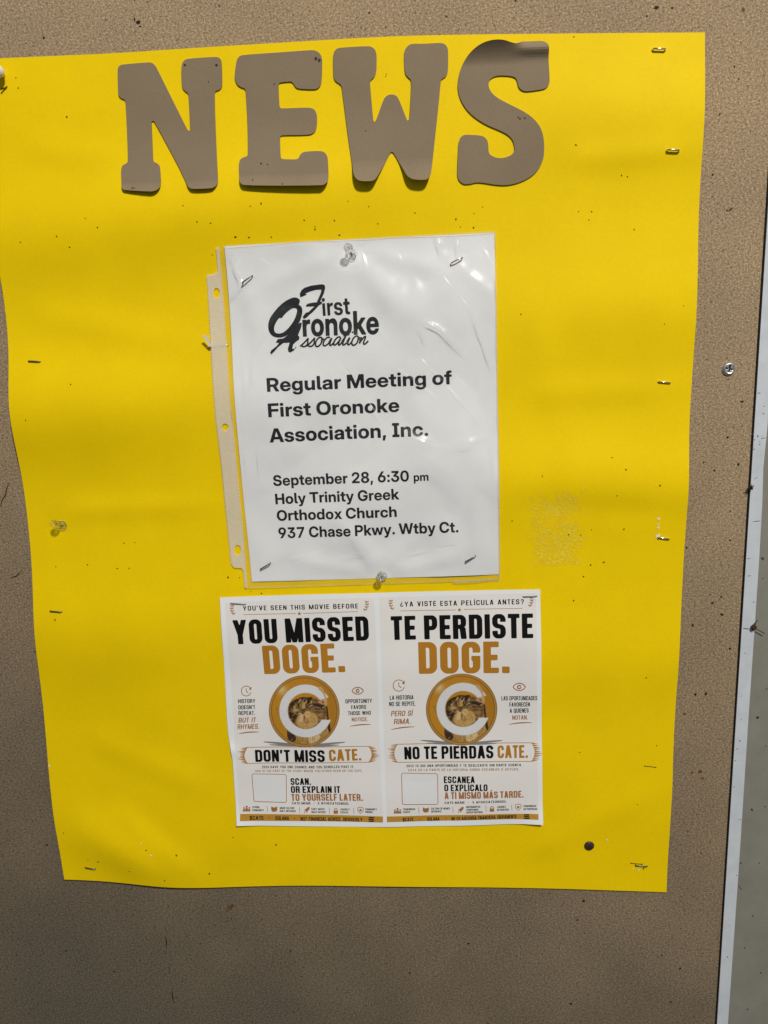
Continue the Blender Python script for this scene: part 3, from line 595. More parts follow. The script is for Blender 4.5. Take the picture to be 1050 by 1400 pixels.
def clear_mat(name, rough, veil, tint, refl=1.0, var=.5, col=(.75, .75, .76)):
    """thin clear plastic: lets the light through, mirrors by Fresnel, a slight milky veil"""
    m, nt, b = new_mat(name); out = nt.nodes['Material Output']; nt.nodes.remove(b)
    tr = N(nt, 'ShaderNodeBsdfTransparent'); tr.inputs['Color'].default_value = (*tint, 1)
    gl = N(nt, 'ShaderNodeBsdfGlossy'); gl.inputs['Roughness'].default_value = rough
    df = N(nt, 'ShaderNodeBsdfDiffuse'); df.inputs['Color'].default_value = (*col, 1)
    ge = N(nt, 'ShaderNodeNewGeometry'); dt = N(nt, 'ShaderNodeVectorMath', operation='DOT_PRODUCT')
    nt.links.new(ge.outputs['Incoming'], dt.inputs[0]); nt.links.new(ge.outputs['Normal'], dt.inputs[1])
    def mth(op, x, y=None):
        q = N(nt, 'ShaderNodeMath', operation=op)
        for i, k in enumerate((x, y)):
            if k is None: continue
            if isinstance(k, (int, float)): q.inputs[i].default_value = k
            else: nt.links.new(k, q.inputs[i])
        return q.outputs[0]
    sch = mth('POWER', mth('SUBTRACT', 1.0, mth('MINIMUM', mth('ABSOLUTE', dt.outputs['Value']), 1.0)), 5.0)
    mu = N(nt, 'ShaderNodeMath', operation='MULTIPLY'); mu.inputs[1].default_value = refl; nt.links.new(mth('ADD', mth('MULTIPLY', sch, .95), .042), mu.inputs[0]); mu.use_clamp = True
    a = N(nt, 'ShaderNodeMixShader'); c = N(nt, 'ShaderNodeMixShader')
    g = noise(nt, objc(nt), 260, 4, .7)
    vr = ramp(nt, g, [(.3, (veil * (1 - .8 * var),) * 3), (.75, (veil * (1 + var),) * 3)])
    nt.links.new(vr, a.inputs['Fac']); nt.links.new(tr.outputs[0], a.inputs[1]); nt.links.new(df.outputs[0], a.inputs[2])
    g3 = N(nt, 'ShaderNodeBsdfGlossy'); g3.inputs['Roughness'].default_value = .33; gm = N(nt, 'ShaderNodeMixShader'); gm.inputs['Fac'].default_value = .38
    nt.links.new(gl.outputs[0], gm.inputs[1]); nt.links.new(g3.outputs[0], gm.inputs[2])
    nt.links.new(mu.outputs[0], c.inputs['Fac']); nt.links.new(a.outputs[0], c.inputs[1]); nt.links.new(gm.outputs[0], c.inputs[2])
    nt.links.new(c.outputs[0], out.inputs['Surface'])
    return m
m_film = clear_mat('clear_film', .085, .012, (.99, .99, .99), 2.1)
m_strip = clear_mat('milky_strip', .22, .38, (.97, .97, .97), 1.3, .12, (.97, .93, .80))
m_seam = clear_mat('heat_seal', .15, .22, (.97, .97, .97), 2.2)
m_clear, nt, b = new_mat('clear_plastic'); out = nt.nodes['Material Output']
b.inputs['Base Color'].default_value = (.97, .97, .96, 1); b.inputs['Transmission Weight'].default_value = 1; b.inputs['IOR'].default_value = 1.49
nt.links.new(ramp(nt, noise(nt, objc(nt), 400, 2, .5), [(.3, (.03,) * 3), (.7, (.10,) * 3)]), b.inputs['Roughness'])
tr = N(nt, 'ShaderNodeBsdfTransparent'); tr.inputs['Color'].default_value = (.95, .95, .94, 1); mx_ = N(nt, 'ShaderNodeMixShader'); mx_.inputs['Fac'].default_value = .62
nt.links.new(tr.outputs[0], mx_.inputs[1]); nt.links.new(b.outputs[0], mx_.inputs[2]); nt.links.new(mx_.outputs[0], out.inputs['Surface'])
m_resid, nt, b = new_mat('dried_adhesive'); out = nt.nodes['Material Output']
g = noise(nt, objc(nt), 560, 5, .8); g2 = noise(nt, objc(nt), 48, 4, .7)
b.inputs['Base Color'].default_value = (.90, .67, .035, 1); b.inputs['Roughness'].default_value = .3
tr = N(nt, 'ShaderNodeBsdfTransparent'); ms_ = N(nt, 'ShaderNodeMixShader')
mm = N(nt, 'ShaderNodeMath', operation='MULTIPLY'); nt.links.new(ramp(nt, g, [(.40, (.0,) * 3), (.60, (1,) * 3)]), mm.inputs[0]); nt.links.new(ramp(nt, g2, [(.40, (.35,) * 3), (.62, (1,) * 3)]), mm.inputs[1])
nt.links.new(ramp(nt, mm.outputs[0], [(.33, (0,) * 3), (.36, (1,) * 3)]), ms_.inputs['Fac']); nt.links.new(tr.outputs[0], ms_.inputs[1]); nt.links.new(b.outputs[0], ms_.inputs[2]); nt.links.new(ms_.outputs[0], out.inputs['Surface'])
m_trim, nt, b = new_mat('white_painted_trim'); b.inputs['Roughness'].default_value = .4
v = objc(nt); g = noise(nt, v, 60, 5, .7)
nt.links.new(mixc(nt, ramp(nt, noise(nt, objc(nt, (1, 1, .15)), 420, 4, .8), [(.70, (0, 0, 0)), (.76, (.7, .7, .7))]), ramp(nt, g, [(.3, (.53, .56, .60)), (.7, (.62, .65, .69))]), (.16, .14, .12)), b.inputs['Base Color'])
m_jamb, nt, b = new_mat('grey_olive_paint'); b.inputs['Roughness'].default_value = .5
g = noise(nt, objc(nt), 40, 5, .65)
nt.links.new(mixc(nt, ramp(nt, noise(nt, objc(nt), 500, 3, .8), [(.70, (0, 0, 0)), (.78, (.8, .8, .8))]), ramp(nt, g, [(.3, (.21, .20, .165)), (.7, (.25, .24, .20))]), (.05, .04, .03)), b.inputs['Base Color'])
m_scratch = ink('grey_scuff', (.16, .14, .125), .3); m_gap = ink('dark_gap', (.012, .008, .006)); m_dirt = ink('brown_dirt', (.06, .034, .018), .4, .8)

# ------------------------------------------------------------------ the board
blob_r = np.random.RandomState(5)
def blob(geo, x, y, r, m, zf, off, n=0.0, stretch=1.0, ang=0.0):
    k = 9; a = np.linspace(0, 6.283, k, endpoint=False); rad = r * (0.65 + 0.7 * blob_r.rand(k))
    px = np.column_stack([rad * np.cos(a) * stretch, rad * np.sin(a)]); ca, sa = math.cos(ang), math.sin(ang)
    q = PP(np.column_stack([x + px[:, 0] * ca - px[:, 1] * sa, y + px[:, 0] * sa + px[:, 1] * ca]), n)
    geo.add(np.column_stack([q, zf(q[:, 0], q[:, 1]) + off]), [tuple(range(k))], m)
flat0 = lambda u, v: np.zeros_like(u)
fr_a = P(1047, 290, 0.0); fr_b = P(978, 1400, 0.0)                     # the board's right edge, beside the trim
fd = (fr_a - fr_b) / np.hypot(*(fr_a - fr_b)); fnrm = np.array([fd[1], -fd[0]])   # up along the edge; towards the right
E0 = fr_b - fd * 0.5; E1 = fr_a + fd * 0.6
Wl = -1.05
bg_ = Geo()
q = np.array([[*(E0 - fnrm * 1.1), 0], [*E0, 0], [*E1, 0], [*(E1 - fnrm * 1.1), 0]])
qb = q - [0, 0, .012]
bg_.add(np.concatenate([q, qb]), [(0, 1, 2, 3), (7, 6, 5, 4), (0, 4, 5, 1), (1, 5, 6, 2), (2, 6, 7, 3), (3, 7, 4, 0)], 0)
for x, y, r, m in [(189, 31, 4, 1), (184, 27, 2, 1), (192, 36, 2, 1), (897.6, 10.7, 3.2, 1), (1016.7, 13.3, 4, 2), (918.6, 11, 2, 1), (884, 22, 1.8, 1), (1004, 91, 1.8, 1), (1010, 108, 1.6, 1),
        (984, 156, 1.8, 1), (974, 239, 1.8, 1), (999, 286, 3.2, 2), (994, 288, 2, 2), (1014.5, 549, 2, 1), (994.6, 598, 2, 1), (1009.6, 635, 2.2, 1), (976.4, 643, 2, 1), (962, 632, 1.8, 2),
        (939, 749, 1.8, 1), (998, 738.5, 1.7, 1), (974.3, 824.7, 2.4, 1), (987, 840, 2.2, 1), (986, 816, 2, 1), (947, 854.7, 2.2, 1), (998, 887, 1.8, 1), (950.7, 949.6, 2.8, 1), (964.6, 948.6, 2.6, 1),
        (936, 976, 2.4, 2), (957, 1054.5, 3.6, 2), (961, 1064, 2, 2), (946, 1056, 1.8, 2), (797.7, 1232, 2.2, 1), (789.4, 1257.7, 1.8, 1), (958.6, 1166, 1.6, 1), (917, 1370, 2.2, 2), (930, 1324, 1.8, 1),
        (905, 1306, 1.5, 1), (314.3, 1241, 4.5, 2), (318, 1238, 3, 2), (310, 1246, 2.6, 2), (316, 1256, 2, 2), (156, 1328, 2, 1), (397.5, 1300, 2, 1), (64, 1155, 2, 1), (705, 1, 2, 1), (505, 18, 1.6, 1), (480, 48, 1.4, 1),
        (610, 22, 1.6, 1), (300, 8, 1.8, 1), (60, 52, 2, 1), (780, 1372, 2.2, 1), (90, 1300, 1.6, 1), (560, 1330, 1.6, 1), (640, 1290, 1.5, 1), (444, 60, 1.2, 1)]:
    blob(bg_, x, y, r * .68, m, flat0, 0.00015, stretch=1.0 + .6 * blob_r.rand(), ang=blob_r.rand() * 3)
for cr in ([(226.7, 1268), (227.2, 1275)], [(226.5, 1280), (228, 1288), (227.5, 1297)], [(231, 1322), (231.8, 1332)], [(235, 1352), (236, 1362), (237.5, 1371)], [(13, 659), (9, 668), (8, 676), (3, 684), (0, 694)], [(30, 780), (22, 788), (14, 790)]):
    line(bg_, np.array(cr, float), 1.5, flat0, 0.0002, 0.0, 1, True)
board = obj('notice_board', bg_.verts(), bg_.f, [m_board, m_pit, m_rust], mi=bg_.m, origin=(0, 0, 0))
tag(board, 'grey brown fibre notice board behind the yellow poster, specked and stained', 'notice board')

# frame at the right: dark gap, white trim strip, olive grey jamb
fr = empty('board_frame', (*((E0 + E1) / 2), 0))
tag(fr, 'frame at the right edge of the board with white strip and grey olive side', 'frame')
def strip(x0, x1, n0, n1, edge=None, k=60):
    """bar along the board's edge between offsets x0 and x1 (functions of the position along it)"""
    L = np.hypot(*(E1 - E0)); s = np.linspace(0, L, k); V = []
    for t in s:
        a = x0(t) if callable(x0) else x0; bb = x1(t) if callable(x1) else x1
        for x, n in ((a, n0), (a, n1), (bb, n1), (bb, n0)):
            p = E0 + fd * t + fnrm * x; V.append((p[0], p[1], n))
    Fs = []
    for i in range(k - 1):
        for j in range(4): Fs.append((4 * i + j, 4 * i + (j + 1) % 4, 4 * i + 4 + (j + 1) % 4, 4 * i + 4 + j))
    Fs += [(3, 2, 1, 0), tuple(4 * (k - 1) + j for j in range(4))]
    return np.array(V), [tuple(reversed(f)) for f in Fs]
def along(x, y, n):
    p = P(x, y, n) - E0; return p @ fd, p @ fnrm
pts = sorted(along(x, y, 0.003) for x, y in [(1049.5, 590), (1044.5, 640), (1043, 690), (1038.5, 770), (1034, 836), (1032.5, 862), (1031, 880), (1023, 1000), (1010, 1200), (996, 1400)])
ta = [p[0] for p in pts]; xa = [p[1] for p in pts]
edge = lambda t: float(np.interp(t, ta, xa)) if t <= ta[-1] else xa[-1] + (t - ta[-1]) * 0.02
v, f = strip(0.0008, lambda t: min(edge(t), .02) , -.012, .0018, k=400)
tg = Geo(); tg.add(v, f, 0); zt = lambda u, v: np.full_like(u, .00195)
for a_, b_, w_ in [((1035.5, 537), (1040, 537.5), 1.0), ((1029, 713), (1040, 712), .9), ((1021, 764), (1026, 763.5), .8), ((1021.5, 787.5), (1027, 787), .8), ((1015.5, 859), (1025, 860), 1.4), ((1041, 600), (1047, 598), .8), ((1004, 1040), (1007, 1040), .8), ((1010, 1120), (1014, 1121), .7), ((1031, 655), (1036, 652), .7)]:
    line(tg, seg(a_, b_, 5), w_, zt, 0, .0019, 1, True)
for _ in range(22):
    x_, y_ = (1028.5 + blob_r.rand() * 14, 588 + blob_r.rand() * 30) if _ < 9 else (0, 470 + blob_r.rand() * 900)
    if _ >= 9: x_ = 1047 - (y_ - 290) * .0622 + 3 + blob_r.rand() * 14
    blob(tg, x_, y_, .35 + .5 * blob_r.rand(), 1, zt, 0, .0019, 1.5, blob_r.rand() * 3)
obj('trim_strip', tg.verts(), tg.f, [m_trim, m_scratch], fr, mi=tg.m)
v, f = strip(-.0003, .0008, -.0125, .0008, k=3); obj('shadow_gap', v, f, m_gap, fr)
v, f = strip(lambda t: min(edge(t), .02) + .0002, .35, -.012, .0012, k=400); tg = Geo(); tg.add(v, f, 0); zt = lambda u, v: np.full_like(u, .00135)
for x_, y_, r_ in [(1042.8, 763.6, 1.9), (1035.8, 981, 1.5), (1043, 791, .8), (1048, 942, .9), (1028, 1107, 1.2), (1029, 1252, .9), (1018, 1296, 1), (1046, 1103, .8), (1013, 1180, 1.1), (1040, 1330, .9), (1022, 1380, .9), (1047, 1020, .7), (1038, 1180, .7)]: blob(tg, x_, y_, r_, 1, zt, 0, .0013, 1.3, blob_r.rand() * 3)
line(tg, np.array([(1009.5, 1210), (1012, 1214), (1014.5, 1217)]), .9, zt, 0, .0013, 1, True); line(tg, np.array([(1027, 1104), (1029, 1108), (1030, 1109)]), .8, zt, 0, .0013, 1, True)
obj('side_panel', tg.verts(), tg.f, [m_jamb, m_dirt], fr, mi=tg.m)

# ------------------------------------------------------------------ the yellow poster
top = [(-30, 80.5), (0, 79), (75, 75.3), (160, 71.5), (300, 63), (420, 55.5), (525, 49.5), (620, 47.5), (725, 46.3), (850, 45.2), (964, 44)]
right = [(964, 44), (963, 107), (961.4, 150), (958.9, 203.6), (957, 236), (956, 298), (954, 340), (951.4, 400), (950, 453), (946.9, 507), (944.3, 550), (941.7, 593), (937.7, 699), (934.6, 764), (931.4, 828.6), (928.2, 882), (924, 968), (921.5, 1000), (919, 1105.7), (914.6, 1143), (912, 1221.4)]
bottom = [(87.6, 1203), (148.6, 1205), (200, 1210), (259, 1214.5), (330, 1213), (400, 1211.5), (500, 1211.8), (600, 1213.5), (780, 1216.2), (911.9, 1221.4)]
left = [(-30, 80.5), (-15, 240), (0.5, 380), (11.4, 460), (17, 531), (21.4, 588), (29, 643), (37, 711), (43, 774), (50, 860), (60, 985), (68.6, 1090), (80.5, 1161), (85, 1180), (87.6, 1203)]
v2, f2 = coons(PP(top), PP(right), PP(bottom), PP(left), 150, 190)
V, Fs = solid(v2, f2, h_poster, 0.0004)
pg = Geo(); pg.add(V, Fs, 0)
Z1 = lambda pts, ox, oy, s: [(ox + x / s, oy + y / s) for x, y in pts]
holes = Z1([(180, 317), (506, 566), (543, 610), (580, 613), (273, 625), (161, 649), (195, 678), (60, 664), (688, 567), (717, 560), (953, 552), (1008, 566), (915, 604), (862, 628), (862, 621), (833, 604), (1033, 612), (928, 643), (743, 649), (683, 650), (645, 650), (47, 238), (40, 210)], 0, 0, 2) \
    + Z1([(666, 483), (524, 398), (685, 627), (533, 577), (569, 577), (270, 565), (246, 583), (85, 583), (197, 599), (209, 620), (245, 622), (520, 100)], 525, 0, 2) \
    + Z1([(390, 87), (268, 202), (20, 1127), (235, 1227)], 850, 400, 4.667) + Z1([(15, 108), (155, 1057)], 850, 700, 4.667) \
    + Z1([(607, 20), (678, 84), (630, 222), (236, 117), (500, 406), (380, 432), (444, 434), (672, 403), (567, 580), (497, 595), (459, 656), (407, 784), (855, 168)], 680, 620, 3.889) \
    + Z1([(142, 398), (352, 229), (264, 1103), (417, 1094), (590, 990), (643, 988), (560, 1110), (617, 1110), (272, 1350)], 0, 460, 3.5) \
    + Z1([(528, 158), (634, 180), (834, 121), (990, 148), (592, 270), (750, 250), (467, 235), (227, 103), (315, 200), (352, 205)], 0, 1100, 2.625) \
    + Z1([(357, 171), (411, 177), (322, 352), (45, 103), (415, 73), (293, 638), (345, 643), (352, 665)], 780, 1000, 3.5) \
    + Z1([(222, 1183), (308, 1185), (390, 1285), (470, 1300)], 270, 570, 5.38) + Z1([(287, 25), (378, 30), (110, 155)], 270, 320, 5.38) + [(700, 712), (712, 430), (850, 240), (806, 300), (120, 300), (90, 160)]
for x, y in holes:
    blob(pg, x, y, 0.62 + .42 * blob_r.rand(), 1, h_poster, 0.00015, .004, 1 + .5 * blob_r.rand(), blob_r.rand() * 3)
for x, y, r in [(899.8, 709, 1.9), (899.9, 721.5, 1.6), (899.6, 717, 1.1), (898.6, 734, 2.7), (901, 731, 1.5), (194.3, 1150.7, 1), (208, 1166.5, 1.1), (830.9, 1149.7, 1.1), (874, 1192, 1), (866, 1190, .9), (66, 1048, 1.5)]:
    blob(pg, x, y, r, 2, h_poster, 0.0003, .004)
line(pg, seg((882.5, 1048.7), (897, 1050.3), 5), 0.9, h_poster, .0002, .004, 1)
line(pg, seg((864.5, 1182.2), (878, 1183.6), 5), 0.9, h_poster, .0002, .004, 1)
line(pg, np.array([(0, 120.5), (3, 119.8), (6.5, 119), (8.5, 117)]), 1.8, h_poster, .0004, .004, 1)
line(pg, np.array([(0, 127), (4, 122.5), (8, 119)]), 1.3, h_poster, .0005, .004, 1)
poster = obj('yellow_poster', pg.verts(), pg.f, [m_yel, m_hole, m_scuff], mi=pg.m, smooth=True)
tag(poster, 'large yellow poster sheet stapled to the board, wavy and full of pin holes', 'poster')
g = Geo()
xs = np.linspace(719, 803, 40); ys = np.linspace(664, 775, 50)
GX, GY = np.meshgrid(xs, ys); GY = GY - (GX - 719) * .045 * ((GY - 664) / 111)
q = PP(np.column_stack([GX.ravel(), GY.ravel()]), .004)
JJ, II = np.meshgrid(np.arange(49), np.arange(39), indexing='ij'); wr_ = waves(17, 10, 3.0, 14.0, .16)
rub = np.minimum(np.minimum(II / 9, (38 - II) / 14), np.minimum(JJ / 16, (50 - JJ) / 4)) - .35 + wr_(II * 1.0, JJ * 1.0)
g.add(np.column_stack([q, h_poster(q[:, 0], q[:, 1]) + .00013]), [(j * 40 + i, (j + 1) * 40 + i, (j + 1) * 40 + i + 1, j * 40 + i + 1) for j in range(49) for i in range(39) if rub[j, i] > 0])
line(g, seg((724, 775), (764, 772), 30), .8, h_poster, .0002, .004)
obj('adhesive_residue', g.verts(), g.f, m_resid, poster)

# ------------------------------------------------------------------ NEWS in cardboard letters
LN = Z1([(55, 215), (62, 190), (80, 175), (110, 168), (340, 150), (370, 155), (392, 175), (408, 200), (550, 485), (690, 765), (705, 780), (714, 770), (716, 750), (700, 440), (692, 428), (665, 412), (645, 385), (637, 350), (632, 200), (640, 160), (660, 132), (690, 120), (940, 103), (975, 110), (992, 130), (997, 165), (1003, 365), (990, 392), (965, 405), (940, 412), (933, 430), (938, 640), (955, 960), (980, 1230), (978, 1270), (955, 1300), (920, 1312), (770, 1318), (735, 1308), (712, 1285), (695, 1250), (665, 1190), (620, 1100), (400, 700), (385, 680), (372, 678), (365, 690), (372, 830), (385, 1030), (390, 1055), (415, 1065), (440, 1080), (452, 1110), (470, 1280), (455, 1315), (425, 1335), (380, 1340), (150, 1322), (125, 1310), (113, 1285), (110, 1240), (100, 1130), (108, 1095), (130, 1078), (155, 1070), (160, 1050), (148, 820), (130, 500), (125, 488), (95, 478), (70, 460), (62, 430)], 150, 60, 6.5625)
LE = Z1([(75, 180), (85, 130), (105, 100), (140, 87), (500, 62), (760, 42), (805, 45), (840, 65), (862, 105), (866, 150), (860, 330), (850, 370), (825, 393), (790, 402), (650, 396), (620, 380), (605, 350), (592, 333), (570, 328), (480, 338), (466, 350), (465, 370), (472, 550), (480, 572), (495, 578), (720, 568), (770, 573), (800, 590), (815, 625), (820, 680), (815, 760), (800, 795), (770, 815), (730, 823), (500, 826), (484, 832), (480, 850), (490, 1035), (500, 1052), (640, 1054), (655, 1045), (665, 1015), (685, 990), (715, 980), (850, 972), (890, 985), (912, 1010), (922, 1050), (932, 1240), (922, 1275), (900, 1298), (865, 1308), (480, 1312), (180, 1306), (150, 1295), (128, 1268), (122, 1220), (113, 1090), (122, 1055), (150, 1035), (185, 1025), (194, 1008), (185, 720), (168, 410), (158, 393), (125, 385), (90, 362), (70, 320), (64, 280)], 310, 60, 6.667)
LW = Z1([(30, 140), (40, 110), (60, 88), (95, 80), (320, 68), (360, 75), (388, 100), (400, 140), (398, 280), (385, 325), (365, 345), (345, 358), (342, 380), (370, 690), (374, 712), (382, 718), (392, 710), (455, 530), (475, 498), (505, 482), (530, 480), (560, 487), (585, 512), (655, 695), (662, 711), (670, 711), (677, 695), (690, 500), (694, 365), (685, 350), (655, 325), (638, 290), (632, 130), (642, 95), (665, 65), (700, 50), (800, 52), (950, 43), (985, 58), (1003, 90), (1006, 140), (1005, 280), (995, 320), (975, 340), (950, 352), (943, 370), (930, 520), (895, 850), (865, 1130), (855, 1180), (840, 1212), (810, 1228), (720, 1225), (680, 1208), (650, 1175), (620, 1115), (545, 980), (530, 970), (515, 980), (465, 1085), (410, 1195), (390, 1228), (360, 1240), (270, 1240), (235, 1220), (210, 1175), (200, 1110), (160, 850), (130, 620), (105, 420), (98, 393), (75, 380), (42, 355), (32, 310)], 450, 50, 6.176)
LS = Z1([(75, 420), (85, 350), (110, 280), (150, 215), (200, 165), (260, 127), (330, 103), (410, 92), (480, 95), (540, 110), (580, 114), (600, 112), (640, 88), (700, 75), (815, 66), (850, 78), (870, 105), (878, 140), (880, 240), (890, 410), (885, 455), (865, 485), (830, 502), (700, 520), (660, 518), (630, 502), (610, 475), (603, 435), (595, 405), (575, 388), (530, 378), (450, 374), (400, 382), (365, 402), (347, 435), (345, 470), (358, 510), (390, 550), (440, 588), (540, 640), (640, 690), (720, 740), (780, 800), (815, 860), (835, 930), (842, 1010), (838, 1100), (820, 1160), (780, 1225), (730, 1270), (660, 1310), (580, 1338), (500, 1352), (410, 1348), (310, 1332), (240, 1326), (190, 1340), (140, 1346), (105, 1335), (75, 1300), (66, 1250), (72, 1100), (78, 980), (90, 935), (115, 910), (150, 904), (280, 912), (315, 930), (335, 955), (343, 990), (345, 1060), (360, 1085), (400, 1105), (450, 1114), (500, 1106), (550, 1085), (574, 1055), (578, 1020), (570, 975), (550, 935), (510, 900), (440, 865), (330, 820), (240, 765), (170, 705), (115, 630), (85, 560), (70, 480)], 615, 45, 6.51)
def curl_bottom(y0, y1, lift):
    va = P(400, y0, .006)[1]; vb = P(400, y1, .006)[1]
    return lambda u, v: lift * np.clip((va - v) / (va - vb), 0, 1.3) ** 1.7
s_a = P(690, 88, .006); s_top = P(690, 55, .006); s_cr = P(733, 66, .006)
def curl_s(u, v):
    k = np.clip((v - s_a[1]) / (s_top[1] - s_a[1]), 0, 1.3)
    right_end = 1 / (1 + np.exp(-(u - P(710, 66)[0]) / .0025))
    return .0105 * k ** 1.7 * (1 - right_end) + right_end * (.0045 * np.exp(-((v - P(733, 69)[1]) / .0045) ** 2) - .0)
for ch, LP, cf, marks, lab in [
        ('N', LN, curl_bottom(243, 264, .0050), [(251.5, 87, 1.6), (295, 87.5, 1.8), (183, 258.5, 1.2), (186, 258.3, 1), (284, 110, .8)], 'brown grey cardboard letter N, first of the word at the top of the yellow poster'),
        ('E', LE, curl_bottom(238, 257, .0044), [(357.5, 224, 1.4), (347, 247.5, 1), (388, 254, 1), (374, 113.3, .8), (366, 225, 1.0), (431, 78, 2.2), (436, 80, 2)], 'brown grey cardboard letter E with three arms, second in the word on the yellow poster'),
        ('W', LW, curl_bottom(222, 251, .0050), [(528, 100, .8), (500, 178, .8)], 'brown grey cardboard letter W with slab tops, third in the word on the yellow poster'),
        ('S', LS, curl_s, [(708.5, 160.5, 1.0), (710.8, 162.2, 1.2), (717.6, 161.8, 1.1)], 'brown grey cardboard letter S with a bent upper end, last of the word')]:
    q = PP(smooth_closed(LP, 1), .006)
    v2, f2 = poly_mesh([q], .0014)
    zf = lambda u, v, cf=cf: h_poster(u, v) + .0011 + cf(u, v)
    V, Fs = solid(v2, f2, zf, .0008)
    g = Geo(); g.add(V, Fs, 0)
    for x, y, r in marks: blob(g, x, y, r, 1, zf, .00025, .006)
    o = obj('cardboard_letter', g.verts(), g.f, [m_card, m_card_mark], mi=g.m, smooth=False)
    tag(o, lab, 'letter', 'cardboard letters spelling NEWS')

# ------------------------------------------------------------------ the meeting notice in its sleeve
E4 = lambda a, b: [a, ((a[0] + b[0]) / 2, (a[1] + b[1]) / 2), b]
n_left = [(306.8, 336.8), (314.3, 439), (319.4, 524), (323.2, 575), (331.3, 679.6), (339.3, 755.8), (343.6, 796.3)]
v2, f2 = coons(PP([(306.8, 336.8), (480, 327), (676.3, 317.3)], .006), PP([(676.3, 317.3), (677.8, 423), (681.3, 600), (682.8, 786.5)], .006), PP([(343.6, 796.3), (520, 792), (682.8, 786.5)], .006), PP(n_left, .006), 110, 140)
V, Fs = solid(v2, f2, h_notice, .00012)
notice = obj('meeting_notice', V, Fs, m_white, smooth=True)
tag(notice, 'white printed meeting notice inside the clear plastic sleeve', 'notice')
D = .00014
g = Geo()
for s, a, b_, cap in [('Regular Meeting of', (365.3, 535.6), (618, 525.2), 18.6), ('First Oronoke', (367.3, 570.3), (546, 563.2), 18.6), ('Association, Inc.', (368.7, 605), (585.5, 596), 18.9)]:
    text(g, s, a, b_, cap, h_notice, D, n=.006, grow=.007)
obj('heading_text', g.verts(), g.f, m_black, notice)
g = Geo()
for s, a, b_, cap in [('September 28, 6:30', (373.2, 665), (559.3, 658.2), 14.6), ('pm', (565.8, 658), (586, 657.2), 11.2), ('Holy Trinity Greek', (376, 690.2), (546, 683), 14.5), ('Orthodox Church', (378, 713), (542.5, 707.2), 14.5), ('937 Chase Pkwy. Wtby Ct.', (380.2, 737), (627, 728.3), 14.6)]:
    text(g, s, a, b_, cap, h_notice, D, n=.006, grow=.006)
obj('detail_text', g.verts(), g.f, m_black, notice)
g = Geo(); ZL = lambda p: Z1(p, 355, 380, 6.176)
shape(g, [ZL([(338, 158), (335, 130), (350, 100), (375, 80), (430, 62), (500, 52), (530, 50), (548, 60), (550, 85), (540, 125), (520, 170), (508, 200), (528, 196), (520, 218), (498, 228), (470, 260), (440, 290), (415, 310), (395, 330), (375, 342), (360, 338), (362, 322), (385, 292), (410, 285), (440, 255), (460, 238), (410, 240), (385, 240), (390, 225), (410, 212), (445, 206), (478, 203), (495, 165), (512, 125), (518, 95), (470, 98), (420, 112), (380, 130), (395, 138), (345, 160)])], .45, h_notice, D, .006)
O_out = ZL([(330, 212), (338, 188), (322, 168), (290, 160), (250, 172), (200, 200), (150, 245), (105, 300), (75, 350), (65, 400), (72, 450), (100, 490), (150, 505), (200, 498), (260, 465), (310, 410), (345, 345), (358, 280), (352, 245), (335, 228), (325, 224)])
O_in = ZL([(312, 258), (285, 250), (250, 265), (200, 310), (178, 343), (165, 330), (140, 360), (120, 400), (115, 440), (130, 465), (165, 470), (205, 455), (250, 410), (290, 350), (310, 290)])
if True:
    qo, qi = PP(smooth_closed(O_out), .006), PP(smooth_closed(O_in), .006)
    sa = lambda q: np.sum(q[:, 0] * np.roll(q[:, 1], -1) - q[:, 1] * np.roll(q[:, 0], -1))
    if sa(qo) * sa(qi) > 0: qi = qi[::-1]
    v, f = poly_mesh([qo, qi], .45 / 1650); g.add(np.column_stack([v, h_notice(v[:, 0], v[:, 1]) + D]), f)
shape(g, [ZL([(85, 632), (95, 610), (140, 575), (160, 548), (132, 545), (140, 530), (150, 515), (195, 510), (240, 475), (300, 410), (335, 375), (352, 378), (345, 420), (320, 480), (333, 500), (328, 520), (300, 540), (280, 560), (272, 595), (290, 600), (300, 580), (308, 582), (285, 612), (255, 630), (238, 620), (235, 595), (250, 545), (195, 548), (150, 585), (115, 625), (95, 645)])], .45, h_notice, D + .00004, .006)
def zl(x, y): return (355 + x / 6.176, 380 + y / 6.176)
text(g, 'irst', zl(530, 319), zl(763, 305), 24.5, h_notice, D, n=.006)
text(g, 'ronoke', zl(362, 493), zl(1008, 470), 32.0, h_notice, D, n=.006, grow=.012)
SCR = {'s': (.62, [[(-.1, .05), (.2, .45), (.46, 1.02), (.44, .7), (.58, .42), (.52, .1), (.3, -.02), (.06, .08)]]), 'o': (.74, [circ((.34, .48), .30, .52, 18).tolist() + [(.62, .55), (.5, .9), (.78, .72)]]),
       'c': (.60, [[(.56, .86), (.42, 1.0), (.2, .9), (.05, .55), (.08, .15), (.28, -.02), (.5, .12), (.66, .35)]]), 'i': (.42, [[(-.02, .4), (.16, .98), (.1, .4), (.16, .02), (.34, .06), (.48, .35)], [(.2, 1.36), (.27, 1.5)]]),
       'a': (.80, [[(.56, .88), (.36, 1.0), (.12, .78), (.03, .35), (.14, .02), (.36, .12), (.56, .55), (.62, .98), (.54, .4), (.6, .02), (.74, .06), (.86, .35)]]),
       't': (.50, [[(.0, .4), (.22, 1.1), (.28, 1.75), (.14, .6), (.16, .04), (.34, .02), (.54, .3)], [(-.06, 1.08), (.5, 1.2)]]), 'n': (.86, [[(.0, .5), (.12, .98), (.06, .0), (.2, .55), (.42, .98), (.52, .8), (.46, .2), (.58, .0), (.74, .1), (.9, .4)]])}
pen = 0.0; paths = []
